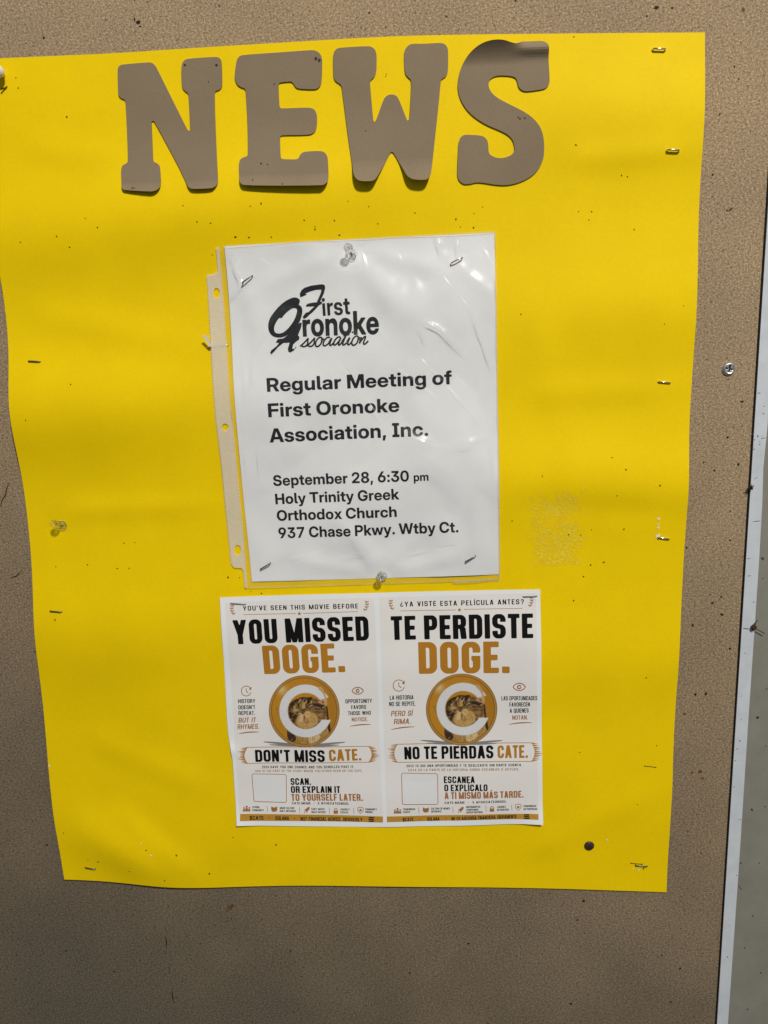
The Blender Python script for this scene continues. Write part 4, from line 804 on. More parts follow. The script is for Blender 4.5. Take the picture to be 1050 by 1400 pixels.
for ch in 'ssociation':
    wd, ps = SCR[ch]
    for p_ in ps: paths.append(np.array(p_) + [pen, 0])
    pen += wd * 1.04
A_, B_ = np.array(zl(345, 581)), np.array(zl(905, 561)); e_ = (B_ - A_) / pen; hgt = 12.4
for k, p_ in enumerate(paths):
    for _ in range(2):
        if len(p_) > 2: p_ = np.concatenate([p_[:1], np.stack([.75 * p_[:-1] + .25 * p_[1:], .25 * p_[:-1] + .75 * p_[1:]], 1).reshape(-1, 2), p_[-1:]])
    q_ = A_ + p_[:, :1] * e_ + np.column_stack([p_[:, 1] * hgt * .34, -p_[:, 1] * hgt])
    line(g, q_, 2.2, h_notice, D + .00002 * (1 + k % 3), .006)
obj('logo', g.verts(), g.f, m_black, notice)

# sleeve film with creases that catch the lamp
w_film = waves(31, 14, 0.012, 0.06, 0.00030)
creases = [((582, 440), (603, 452), .0026, .0011), ((603, 452), (632, 482), .0030, .0010), ((577, 452), (581, 472), .0022, .0010), ((598, 322), (604, 345), .003, .0012), ((625, 322), (627, 350), .0018, .0010), ((648, 430), (668, 492), .0022, .0010),
           ((317, 345), (328, 385), .0028, .0012), ((315, 408), (326, 392), .0020, .0010), ((330, 390), (346, 378), .002, .0008), ((330, 480), (338, 560), .0018, .0006), ((345, 470), (343, 545), .0016, .0006), ((360, 350), (352, 372), .004, .0010),
           ((560, 598), (600, 612), .005, .0010), ((470, 330), (440, 420), .007, .0010), ((490, 350), (560, 420), .008, .0010), ((640, 365), (570, 430), .008, .0009), ((470, 765), (492, 758), .003, .0008), ((625, 612), (662, 600), .004, .0009),
           ((380, 430), (352, 470), .002, .0006), ((530, 575), (640, 690), .009, .0012), ((640, 770), (600, 700), .006, .0009), ((360, 775), (440, 720), .007, .0010), ((520, 780), (470, 720), .007, .0010), ((620, 358), (668, 400), .005, .001)]
CR = [(P(*a, .006), P(*b, .006), w, k) for a, b, w, k in creases]
TILT = (.22, .33)                                                      # puckers of the film that lean up and to the right
facets = [((577, 470), (579, 448), .0012, 1.1), ((579, 447), (590, 440), .0014, 1.0), ((588, 441), (604, 451), .0013, 1.0), ((603, 450), (618, 465), .0011, 1.0), ((616, 463), (634, 487), .0009, 1.0),
          ((598, 322), (604, 344), .0022, 1.1), ((625, 322), (627, 351), .0008, 1.2), ((647, 424), (656, 448), .0009, 1.15), ((656, 448), (668, 493), .0008, 1.2), ((676, 340), (678, 400), .0008, 1.2),
          ((316, 345), (329, 384), .0012, 1.2), ((316, 406), (327, 388), .0011, 1.1), ((318, 360), (324, 376), .0022, 1.0), ((333, 478), (337, 540), .0006, 1.2), ((341, 455), (345, 520), .0006, 1.2),
          ((472, 764), (492, 758), .0007, 1.0), ((630, 612), (660, 606), .0009, .9), ((360, 470), (352, 486), .0006, 1.1), ((495, 330), (500, 365), .0010, 1.0), ((444, 336), (438, 372), .0010, .9), ((640, 640), (655, 660), .0008, .9), ((600, 610), (570, 600), .0008, .8),
          ((535, 560), (575, 470), .0060, .46), ((560, 330), (575, 400), .0050, .46), ((420, 350), (400, 400), .0045, .46), ((640, 520), (662, 600), .0045, .46), ((470, 545), (500, 610), .0055, .46), ((380, 620), (400, 680), .0045, .46), ((600, 720), (640, 680), .0050, .46), ((440, 720), (480, 690), .0045, .46),
          ((660, 330), (672, 360), .0022, .9), ((545, 335), (552, 372), .0009, 1.0), ((565, 455), (600, 520), .0007, 1.0), ((610, 500), (650, 540), .0007, 1.0), ((586, 452), (612, 488), .0006, 1.1), ((660, 560), (674, 640), .0007, 1.1), ((380, 345), (420, 352), .0007, 1.0), ((325, 560), (336, 640), .0006, 1.1), ((350, 560), (354, 640), .0006, 1.05), ((560, 760), (620, 745), .0007, 1.0), ((400, 765), (440, 750), .0007, 1.0), ((440, 500), (462, 520), .0007, 1.0), ((610, 380), (640, 420), .0006, 1.1), ((548, 640), (590, 665), .0007, .95), ((350, 350), (372, 362), .0014, .9), ((505, 420), (530, 470), .0016, .85), ((540, 500), (600, 545), .0018, .85), ((570, 480), (640, 560), .0010, 1.0), ((420, 600), (470, 640), .0012, .9), ((650, 700), (665, 745), .0010, 1.0), ((470, 500), (520, 575), .0010, .95)]
FC = [(P(*a, .006), P(*b, .006), w, k) for a, b, w, k in facets]
def h_film(u, v):
    h = h_notice(u, v) + .0007 + w_film(u, v)
    for a, b, w, k in CR:
        e = b - a; L2 = e @ e; t = np.clip(((u - a[0]) * e[0] + (v - a[1]) * e[1]) / L2, -.15, 1.15)
        d2 = (u - a[0] - t * e[0]) ** 2 + (v - a[1] - t * e[1]) ** 2
        h = h + 1.7 * k * np.exp(-d2 / w ** 2) * (1 - .5 * np.abs(2 * t - 1))
    for a, b, w, k in FC:
        e = b - a; L = np.hypot(*e); e = e / L; m = (a + b) / 2
        du, dv = u - m[0], v - m[1]; p = du * e[0] + dv * e[1]; q = -du * e[1] + dv * e[0]
        nx, ny = TILT; ta_ = nx * e[0] + ny * e[1]; tq = -nx * e[1] + ny * e[0]
        h = h - k * (tq * q + ta_ * np.clip(p, -L / 2, L / 2) * .25) * (1.35 if w < .0013 else 1.1) * np.exp(-(q / w) ** 2 - (p / (L * .55)) ** 4)
    return np.maximum(h, h_notice(u, v) + .0003)
sl = empty('plastic_sleeve', (*P(490, 560), .006))
tag(sl, 'clear plastic sheet protector with punched strip, pinned over the yellow poster', 'sheet protector')
s_left = [(300, 338.3), (303.5, 398), (310, 478), (316.5, 561), (318.3, 575), (324.8, 653.6), (333.2, 752), (337.8, 804.5)]
v2, f2 = coons(PP([(300, 338.3), (480, 326.5), (677.6, 315.8)], .007), PP([(677.6, 315.8), (679, 423), (682.4, 600), (684, 794)], .007), PP([(337.8, 804.5), (520, 799.5), (684, 794)], .007), PP(s_left, .007), 340, 430)
g = Geo(); g.add(np.column_stack([v2, h_film(v2[:, 0], v2[:, 1])]), f2)
obj('pocket_film', g.verts(), g.f, m_film, sl, smooth=True)
g = Geo()
line(g, np.array([(338.5, 804), (430, 802), (520, 799), (684, 793.5)]), 1.6, h_film, .0003, .007)
line(g, seg((620, 797), (683, 794.3), 20), 3.2, h_film, .0004, .007)
line(g, seg((677.5, 316), (683.8, 793), 60), 1.5, h_film, .0003, .007)
line(g, np.array([(306.5, 336.6), (480, 326.3), (677, 315.8)]), 1.3, h_film, .0003, .007)
obj('seal_edge', g.verts(), g.f, m_seam, sl)
so = [(295.6, 338.4), (299.7, 338.2), (303.5, 398), (310, 478), (316.5, 561), (318.3, 575), (324.8, 653.6), (333.2, 752), (337.8, 804.2), (334.2, 804.4), (331.9, 781), (329.5, 777.4), (319.5, 777), (315.8, 773), (314.6, 767), (308, 700), (302.5, 635), (296, 573), (289.5, 487), (284, 413), (281.3, 377.5), (282, 375.6), (292, 374), (296.3, 371.5), (297, 366)]
hl = [circ((295, 400), 4.6, 7.2, 20), circ((308.1, 583.6), 4.6, 4.8, 20), circ((323.9, 753), 4.6, 7, 20)]
qs = [PP(so, .006)] + [PP(h, .006) for h in hl]
s0 = sa(qs[0]); qs = [qs[0]] + [q if sa(q) * s0 < 0 else q[::-1] for q in qs[1:]]
v2, f2 = poly_mesh(qs, .0007)
h_strip = lambda u, v: h_poster(u, v) + .0016 + .0004 * np.sin(v * 60)
V, Fs = solid(v2, f2, h_strip, .0003)
obj('punched_strip', V, Fs, m_strip, sl)
g = Geo()
for i in range(150):                                                   # perforated weld beside the strip
    t = i / 149; a = np.array(s_left); k = np.interp(t, np.linspace(0, 1, len(a)), a[:, 0]); y = np.interp(t, np.linspace(0, 1, len(a)), a[:, 1])
    line(g, seg((k - .2, y - .8), (k + .1, y + .8), 2), 1.2, h_strip, .0006, .006)
for i in range(90):
    y = 405 + i * 4.1; x = np.interp(y, [375, 413, 487, 573, 635, 700, 767], [281, 283.6, 289.2, 295.7, 302.2, 307.7, 314.2])
    line(g, seg((x - 1.3, y), (x + .4, y + 1.4), 2), 1.1, h_strip, .0003, .006)
obj('weld_line', g.verts(), g.f, m_seam, sl)

# ------------------------------------------------------------------ the flyer
fl_l = [(300.5, 817), (304.9, 887.6), (308, 950), (310.3, 998), (313.2, 1019.8), (317, 1033), (318.4, 1057), (323.5, 1129.3)]
v2, f2 = coons(PP([(300.5, 817), (410, 813.5), (520, 811.3), (640, 808.5), (738.9, 806.6)], .005), PP(E4((738.9, 806.6), (742.4, 1126.7)), .005), PP([(323.5, 1129.3), (400, 1131.5), (481, 1132.6), (540, 1132), (646.4, 1130.4), (742.4, 1126.7)], .005), PP(fl_l, .005), 140, 100)
V, Fs = solid(v2, f2, h_flyer, .00012)
flyer = obj('flyer', V, Fs, m_fly, smooth=True)
tag(flyer, 'landscape white flyer with two printed halves, stapled below the plastic sleeve', 'flyer')
NF = .005
def quad_panel(c, nu=60, nv=90):
    t, r, b, l = E4(c[0], c[1]), E4(c[1], c[2]), E4(c[3], c[2]), E4(c[0], c[3])
    v2, f2 = coons(PP(t, NF), PP(r, NF), PP(b, NF), PP(l, NF), nu, nv)
    return np.column_stack([v2, h_flyer(v2[:, 0], v2[:, 1]) + .00008]), f2
O1, O2, O3 = .00018, .00026, .00034
def laurel(g, c, side, m=0):
    """a little half wreath: bent stem and paired leaves"""
    x0, y0 = c
    st = np.array([(x0 + side * (2.6 - 5.2 * math.sin(k * 1.9 + .35)), y0 + 7 - 14 * k) for k in np.linspace(0, 1, 9)])
    line(g, st, .5, h_flyer, O1, NF, m)
    for i in (1, 3, 5, 7):
        for s in (-1, 1):
            p = st[i]; a = math.atan2(-1, s * 1.0)
            shape(g, [circ((p[0] + s * 1.5, p[1] - .8), 1.75, .62, 10, rot=a)], .25, h_flyer, O2, NF, m)
def icon(g, kind, c, s, m=0):
    x, y = c; z = h_flyer
    if kind == 'clock':
        line(g, circ(c, s, n=26, a0=.25, a1=6.2832 - .9), 1.0, z, O1, NF, m); line(g, np.array([(x, y - s * .55), (x, y + s * .05), (x + s * .42, y + s * .38)]), 1.0, z, O2, NF, m)
        shape(g, [[(x + s * .7, y - s * .75), (x + s * 1.05, y - s * .85), (x + s * 1.0, y - s * .25), (x + s * .6, y - s * .35)]], .3, z, O3, NF, m)
    elif kind == 'eye':
        t = np.linspace(-1, 1, 15)
        for k in (1, -1): line(g, np.column_stack([x + s * t, y + k * s * .62 * (1 - t * t) ** .8]), 1.2, z, O1 if k > 0 else O2, NF, m)
        line(g, circ(c, s * .27, n=16, a1=6.28), 1.5, z, O3, NF, m)
    elif kind == 'group':
        for dx, dy, r in ((0, -2.8, 1.5), (-3.6, -1.2, 1.2), (3.6, -1.2, 1.2)):
            shape(g, [circ((x + dx, y + dy), r, n=12)], .35, z, O1, NF, m)
            shape(g, [[(x + dx - r * 1.3, y + 3.4), (x + dx - r * 1.2, y + dy + r * 1.4), (x + dx - r * .5, y + dy + r * 1.2), (x + dx + r * .5, y + dy + r * 1.2), (x + dx + r * 1.2, y + dy + r * 1.4), (x + dx + r * 1.3, y + 3.4)]], .35, z, O2, NF, m)
    elif kind == 'cat':
        shape(g, [[(x - 4, y - 4), (x - 1.8, y - 2.4), (x + 1.8, y - 2.4), (x + 4, y - 4), (x + 4.2, y + 1), (x + 2.5, y + 3.4), (x - 2.5, y + 3.4), (x - 4.2, y + 1)]], .35, z, O1, NF, m)
    elif kind == 'rocket':
        shape(g, [[(x + 4.2, y - 4.2), (x + 3.8, y - 1.2), (x + .8, y + 2), (x + .6, y + 4), (x - .8, y + 2.2), (x - 2.2, y + .8), (x - 4, y - .4), (x - 2, y - .8), (x + 1.2, y - 3.8)]], .35, z, O1, NF, m)
        shape(g, [[(x - 4, y + 4), (x - 3.2, y + 1.6), (x - 1.6, y + 3.2)]], .3, z, O2, NF, m)
    elif kind == 'lock':
        shape(g, [[(x - 3, y - .4), (x + 3, y - .4), (x + 3, y + 4), (x - 3, y + 4)]], .35, z, O1, NF, m)
        line(g, circ((x, y - .6), 2, 2.8, 12, math.pi, 2 * math.pi), .9, z, O2, NF, m)
    elif kind == 'shield':
        o_ = [(x, y - 4.4), (x + 3.8, y - 3.2), (x + 3.6, y + .8), (x, y + 4.4), (x - 3.6, y + .8), (x - 3.8, y - 3.2), (x, y - 4.4)]
        line(g, np.array(o_), .9, z, O1, NF, m); shape(g, [circ((x, y - .2), 1.7, n=10)], .35, z, O2, NF, m)
    elif kind == 'star':
        shape(g, [[(x + s * (1 if i % 2 == 0 else .42) * math.sin(i * math.pi / 5), y - s * (1 if i % 2 == 0 else .42) * math.cos(i * math.pi / 5)) for i in range(10)]], .25, z, O1, NF, m)
    elif kind == 'bars':
        for k in (-1, 0, 1):
            d = 1.2 if k else -1.2
            shape(g, [[(x - 3.6 + d * .6, y + k * 2.4 - .8), (x + 3.6 + d * .6, y + k * 2.4 - .8), (x + 3.6 - d * .6, y + k * 2.4 + .8), (x - 3.6 - d * .6, y + k * 2.4 + .8)]], .35, z, O2, NF, m)
# the printed coin: a gold disc with a tabby cat behind a white letter C
def coin(parent, c, R):
    n = 170; xs = np.linspace(-1.01, 1.01, n); X, Y = np.meshgrid(xs, xs)       # y down, unit radius
    r = np.hypot(X, Y)
    PX = 530 + X * 462; PY = 556 + Y * 470                                     # the art's own drawing space
    sm = lambda d, w: np.clip(.5 - d / w, 0, 1)[..., None]
    col = np.zeros((n, n, 3)); col[:] = (.50, .225, .016)
    def paint(mask, cc): col[:] = col * (1 - mask) + np.array(cc) * mask
    def pg(pts, cc, soft=9): paint(sm(poly_sd([smooth_closed(pts, 2)], PX, PY), soft), cc)
    paint(np.exp(-((PX - 235) / 60) ** 2 - ((PY - 275) / 60) ** 2)[..., None] * .75, (.72, .55, .28))
    paint(sm(-(PX - 760), 260) * .45, (.30, .14, .012))
    pg([(700, 265), (735, 222), (775, 265), (810, 340), (825, 430), (818, 490), (770, 470), (720, 430)], (.52, .30, .12))
    pg([(755, 275), (790, 340), (808, 430), (780, 440), (755, 380)], (.60, .40, .22))
    pg([(150, 508), (205, 512), (215, 640), (180, 575)], (.36, .17, .02)); pg([(170, 525), (205, 530), (208, 600)], (.46, .24, .04))
    pg([(300, 800), (330, 700), (420, 640), (820, 640), (850, 740), (880, 830), (800, 940), (640, 1010), (480, 1005), (340, 950)], (.40, .22, .055))
    pg([(300, 800), (350, 760), (400, 860), (430, 930), (380, 970), (310, 930)], (.05, .028, .018))
    pg([(580, 870), (690, 840), (760, 800), (720, 960), (600, 1000)], (.66, .48, .24))
    pg([(800, 470), (835, 480), (850, 650), (880, 800), (868, 850), (838, 800), (822, 640)], (.035, .022, .015))
    pg([(330, 480), (420, 400), (540, 372), (700, 390), (800, 450), (828, 560), (800, 680), (700, 760), (560, 800), (430, 760), (340, 650), (318, 560)], (.20, .105, .03))
    pg([(322, 520), (345, 480), (420, 400), (540, 372), (640, 372), (560, 420), (470, 430), (400, 470), (350, 560), (380, 650), (420, 700), (390, 720), (340, 650)], (.055, .032, .018))
    for cxp, cyp, rx, ry, a in [(525, 480, 26, 46, .3), (400, 500, 14, 40, -.5), (420, 545, 40, 16, -.2), (560, 440, 12, 40, .2), (470, 420, 10, 30, .6), (620, 425, 9, 26, -.4)]:
        pg(circ((cxp, cyp), rx, ry, 14, rot=a).tolist(), (.50, .32, .11), 14)
    pg([(555, 505), (600, 460), (660, 448), (740, 465), (790, 500), (800, 540), (760, 520), (690, 490), (620, 490), (570, 525)], (.03, .018, .012))
    pg([(575, 500), (620, 472), (650, 470), (600, 498)], (.62, .48, .30))
    for pts_ in ([(330, 470), (380, 420), (450, 385), (470, 400), (430, 450), (385, 490), (360, 560), (335, 560)], [(450, 380), (520, 368), (560, 372), (548, 430), (520, 440), (500, 400)], [(575, 372), (640, 366), (640, 385), (600, 440), (575, 470), (560, 440)],
                 [(325, 560), (370, 580), (420, 590), (440, 560), (455, 610), (420, 640), (400, 690), (370, 680), (335, 620)], [(440, 455), (470, 440), (480, 500), (455, 520)], [(540, 470), (556, 440), (566, 470), (550, 510)], [(690, 420), (760, 440), (800, 480), (790, 500), (740, 460), (690, 440)]):
        pg(pts_, (.035, .02, .012), 12)
    for k in range(5):
        x_ = 650 + k * 32; pg([(x_, 490 + k * 9), (x_ + 34, 520 + k * 13), (x_ + 60, 575 + k * 10), (x_ + 38, 560 + k * 10)], (.05, .03, .018), 7)
    pg([(470, 560), (540, 540), (620, 560), (700, 610), (720, 700), (640, 770), (540, 790), (440, 750), (420, 690), (450, 620)], (.50, .29, .09))
    pg([(490, 580), (525, 600), (520, 680), (470, 715), (455, 660)], (.62, .44, .22)); pg([(540, 560), (590, 550), (620, 590), (600, 640), (555, 640)], (.60, .41, .18))
    pg([(470, 545), (535, 520), (545, 570), (520, 600), (480, 575)], (.09, .045, .03)); pg([(525, 600), (550, 640), (530, 690), (518, 660)], (.22, .11, .05))
    pg([(600, 540), (640, 545), (640, 556), (600, 552)], (.25, .13, .05)); pg([(600, 570), (640, 575), (638, 584), (602, 580)], (.30, .17, .07))
    rf = np.random.RandomState(8); catm = poly_sd([smooth_closed([(300, 820), (330, 480), (420, 400), (540, 372), (700, 390), (810, 450), (870, 830), (800, 940), (640, 1005), (480, 1005), (340, 950)], 2)], PX, PY) < -6
    for k in range(420):
        x_, y_ = rf.uniform(310, 870), rf.uniform(380, 1000)
        dx_, dy_ = x_ - 500, y_ - 560; L_ = math.hypot(dx_, dy_) + 1; a_ = math.atan2(dy_, dx_) + rf.normal(0, .35); ln = rf.uniform(14, 40); th = rf.uniform(3, 6.5)
        u_ = (PX - x_) * math.cos(a_) + (PY - y_) * math.sin(a_); w_ = -(PX - x_) * math.sin(a_) + (PY - y_) * math.cos(a_)
        m_ = np.clip(1.3 - np.abs(w_) / th, 0, 1) * np.clip((ln - np.abs(u_)) / 8, 0, 1) * catm * rf.uniform(.25, .6)
        dark = rf.rand() < (.62 if y_ < 560 or x_ < 420 else .38)
        paint(m_[..., None], (.04, .022, .012) if dark else (.62, .40, .17))
    rs = np.random.RandomState(4).rand(n, n)
    col *= (.9 + .2 * rs)[..., None]
    # the white C
    A, B = 550, 552; d1 = np.hypot(PX - A, PY - B)
    ringd = np.maximum(d1 - 345, 237 - d1)
    th_cut = np.maximum(np.maximum((A + 90) - PX, PY - 668), -(PY - B + (PX - A) * .24 + 105 + 0))
    cut = np.maximum(np.maximum(PX * 0 + (A + 60) - PX, PY - 668), 418 - (PX - 680) * .25 - PY)
    paint(sm(np.maximum(ringd, -cut), 7), (.70, .70, .71))
    pg([(706, 266), (736, 220), (776, 262), (814, 345), (830, 430), (822, 496), (802, 484), (806, 430), (788, 352), (756, 300)], (.56, .34, .16)); pg([(690, 432), (745, 412), (796, 398), (802, 472), (770, 470)], (.50, .27, .13)); pg([(748, 430), (785, 420), (790, 462)], (.16, .07, .04))
    for r0, w_, cc in ((.925, .018, (.06, .025, .008)), (.955, .05, (.44, .235, .06)), (.99, .03, (.30, .15, .03))): paint(np.clip(1.3 - np.abs(r - r0) / w_ * 2, 0, 1)[..., None], cc)
    v2, f = ms(r - 1.0, -1.01, -1.01, xs[1] - xs[0])
    q = PP(np.column_stack([c[0] + v2[:, 0] * R, c[1] + v2[:, 1] * R * 1.015]), NF)
    o = obj('coin_emblem', np.column_stack([q, h_flyer(q[:, 0], q[:, 1]) + O3]), [tuple(reversed(t)) for t in f], m_coin, parent)
    ii = np.clip(np.round((v2[:, 0] + 1.01) / (xs[1] - xs[0])).astype(int), 0, n - 1); jj = np.clip(np.round((v2[:, 1] + 1.01) / (xs[1] - xs[0])).astype(int), 0, n - 1)
    at = o.data.color_attributes.new('print', 'FLOAT_COLOR', 'POINT')
    at.data.foreach_set('color', np.column_stack([col[jj, ii], np.ones(len(v2))]).astype(np.float32).ravel())
    return o
m_coin, nt, b = new_mat('coin_print'); ca = N(nt, 'ShaderNodeVertexColor', layer_name='print'); b.inputs['Roughness'].default_value = .6; b.inputs['Specular IOR Level'].default_value = .25
nt.links.new(mixc(nt, 1.0, ca.outputs['Color'], ramp(nt, noise(nt, objc(nt), 1500, 2, .6), [(.3, (.9, .9, .9)), (.7, (1.08, 1.08, 1.08))]), 'MULTIPLY'), b.inputs['Base Color'])
def brush_end(g, x, y0, y1, side, rs, m):
    ys = np.linspace(y0 + 1, y1 - 1, 10)
    for i, y in enumerate(ys):
        bow = 4.5 * math.sin(math.pi * (i + .5) / 10)
        L = 3 + 5 * rs.rand()
        shape(g, [[(x + side * (bow - 4), y - 1.1), (x + side * (bow + L), y + rs.uniform(-.6, .6)), (x + side * (bow - 4), y + 1.2)]], .4, h_flyer, O1 + .00003 * (i % 3), NF, m)
def flyer_half(corners, spec, lab):
    v, f = quad_panel(corners)
    p = obj('printed_panel', v, f, m_panel, flyer, smooth=True)
    p['label'] = lab
    rs = np.random.RandomState(3)
    g = Geo()
    t = spec['tag']; text(g, *t[:3], t[3], h_flyer, O1, 'small', track=.11, n=NF)
    for a, b_ in spec['rules']: line(g, seg(a, b_), .6, h_flyer, O1, NF, 1)
    icon(g, 'star', spec['star'], 3.0, 1)
    laurel(g, spec['laurels'][0], 1, 1); laurel(g, spec['laurels'][1], -1, 1)
    obj('tagline', g.verts(), g.f, [m_blk2, m_orange2], p, mi=g.m)
    g = Geo()
    a = spec['h1']; text(g, a[0], a[1], a[2], a[3], h_flyer, O1, 'head', n=NF)
    a = spec['h2']; text(g, a[0], a[1], a[2], a[3], h_flyer, O1, 'head', n=NF, m=1)
    obj('headline', g.verts(), g.f, [m_blk2, m_orange], p, mi=g.m)
    for k, ic in enumerate(('clock', 'eye')):
        g = Geo(); icon(g, ic, *spec[ic], 1); mid = (spec['clock'][0][0] + spec['eye'][0][0]) / 2
        for s, a, b_, cap, m in spec['side']:
            if (a[0] > mid) == bool(k): text(g, s, a, b_, cap, h_flyer, O1, 'small', n=NF, m=m, shear=.18 if m == 1 and cap > 6.2 else 0)
        a, b_ = spec['swash'][k]
        q = seg(a, b_, 14); q[:, 1] += -1.0 * np.sin(np.linspace(0, 3.1, 14)); line(g, q, 1.6, h_flyer, O1, NF, 1, True)
        obj('side_text', g.verts(), g.f, [m_blk2, m_orange2], p, mi=g.m)
    g = Geo(); c = spec['coin'][0]; R = spec['coin'][1]
    for dx, ln in ((-1, 30), (1, 30)):
        line(g, seg((c[0] + dx * 8, c[1] + R * .965), (c[0] + dx * (26 + ln), c[1] + R * .88), 14), 2.8, h_flyer, O1, NF, 0, True)
        line(g, seg((c[0] + dx * 8, c[1] + R * .99), (c[0] + dx * (18 + ln), c[1] + R * .96), 14), 2.2, h_flyer, O1 + .00003, NF, 0, True)
    obj('printed_coin_shadow', g.verts(), g.f, m_grey, p)  # the coin's drop shadow, drawn in grey as part of the flyer's print
    coin(p, c, R)
    g = Geo(); (xl, yl), (xr, yr), hb = spec['ban']
    line(g, seg((xl + 2, yl), (xr - 2, yr), 20), .8, h_flyer, O1, NF, 1); line(g, seg((xl + 2, yl + hb), (xr - 2, yr + hb), 20), .8, h_flyer, O1, NF, 1)
    brush_end(g, xl, yl, yl + hb, -1, rs, 1); brush_end(g, xr, yr, yr + hb, 1, rs, 1)
    a = spec['b1']; text(g, *a, h_flyer, O2, 'ban', n=NF); a = spec['b2']; text(g, *a, h_flyer, O2, 'ban', n=NF, m=1)
    obj('banner', g.verts(), g.f, [m_blk2, m_orange], p, mi=g.m)
    g = Geo()
    for s, a, b_, cap, m, st in spec['body']: text(g, s, a, b_, cap, h_flyer, O1, st, n=NF, m=m, track=.06 if st == 'tiny' else 0)
    obj('body_text', g.verts(), g.f, [m_blk2, m_tan, m_orange2], p, mi=g.m)
    g = Geo(); q4 = spec['code']
    q_ = np.asarray(q4, float); q_ = np.concatenate([q_[i] + (q_[(i + 1) % 4] - q_[i]) * np.linspace(0, 1, 8, endpoint=False)[:, None] for i in range(4)])
    shape(g, [smooth_closed(q_, 3)], .7, h_flyer, O1, NF, 0)
    q_ = np.asarray(q4, float); q_ = np.concatenate([q_[i] + (q_[(i + 1) % 4] - q_[i]) * np.linspace(0, 1, 8, endpoint=False)[:, None] for i in range(4)]); q_ = smooth_closed(q_, 3)
    line(g, np.concatenate([q_, q_[:1]]), .8, h_flyer, O2, NF, 1)
    obj('code_field', g.verts(), g.f, [m_codebg, m_orange2], p, mi=g.m)
    g = Geo()
    for kind, cc, lines in spec['icons']:
        icon(g, kind, cc, 4, 1)
        for s, a, b_ in lines: text(g, s, a, b_, 2.7, h_flyer, O1, 'tiny', n=NF)
    for x, y in spec['seps']: line(g, seg((x, y - 4), (x + .6, y + 4), 4), .6, h_flyer, O1, NF, 2)
    obj('icon_row', g.verts(), g.f, [m_blk2, m_orange2, m_grey], p, mi=g.m)
    v, f = quad_panel(spec['bar'], 60, 4); v[:, 2] += .00006
    g = Geo(); g.add(v, f, 0)
    for s, a, b_, cap in spec['foot']: text(g, s, a, b_, cap, h_flyer, O2, 'small', n=NF, m=1)
    icon(g, 'bars', spec['mark'], 4, 1)
    obj('footer_bar', g.verts(), g.f, [m_bar, m_blk2], p, mi=g.m)
def z5(x, y): return (295 + x / 4.565, 800 + y / 4.565)
def z7(x, y): return (295 + x / 4.565, 965 + y / 4.565)
def z6(x, y): return (515 + x / 4.565, 800 + y / 4.565)
def z8(x, y): return (515 + x / 4.565, 965 + y / 4.565)
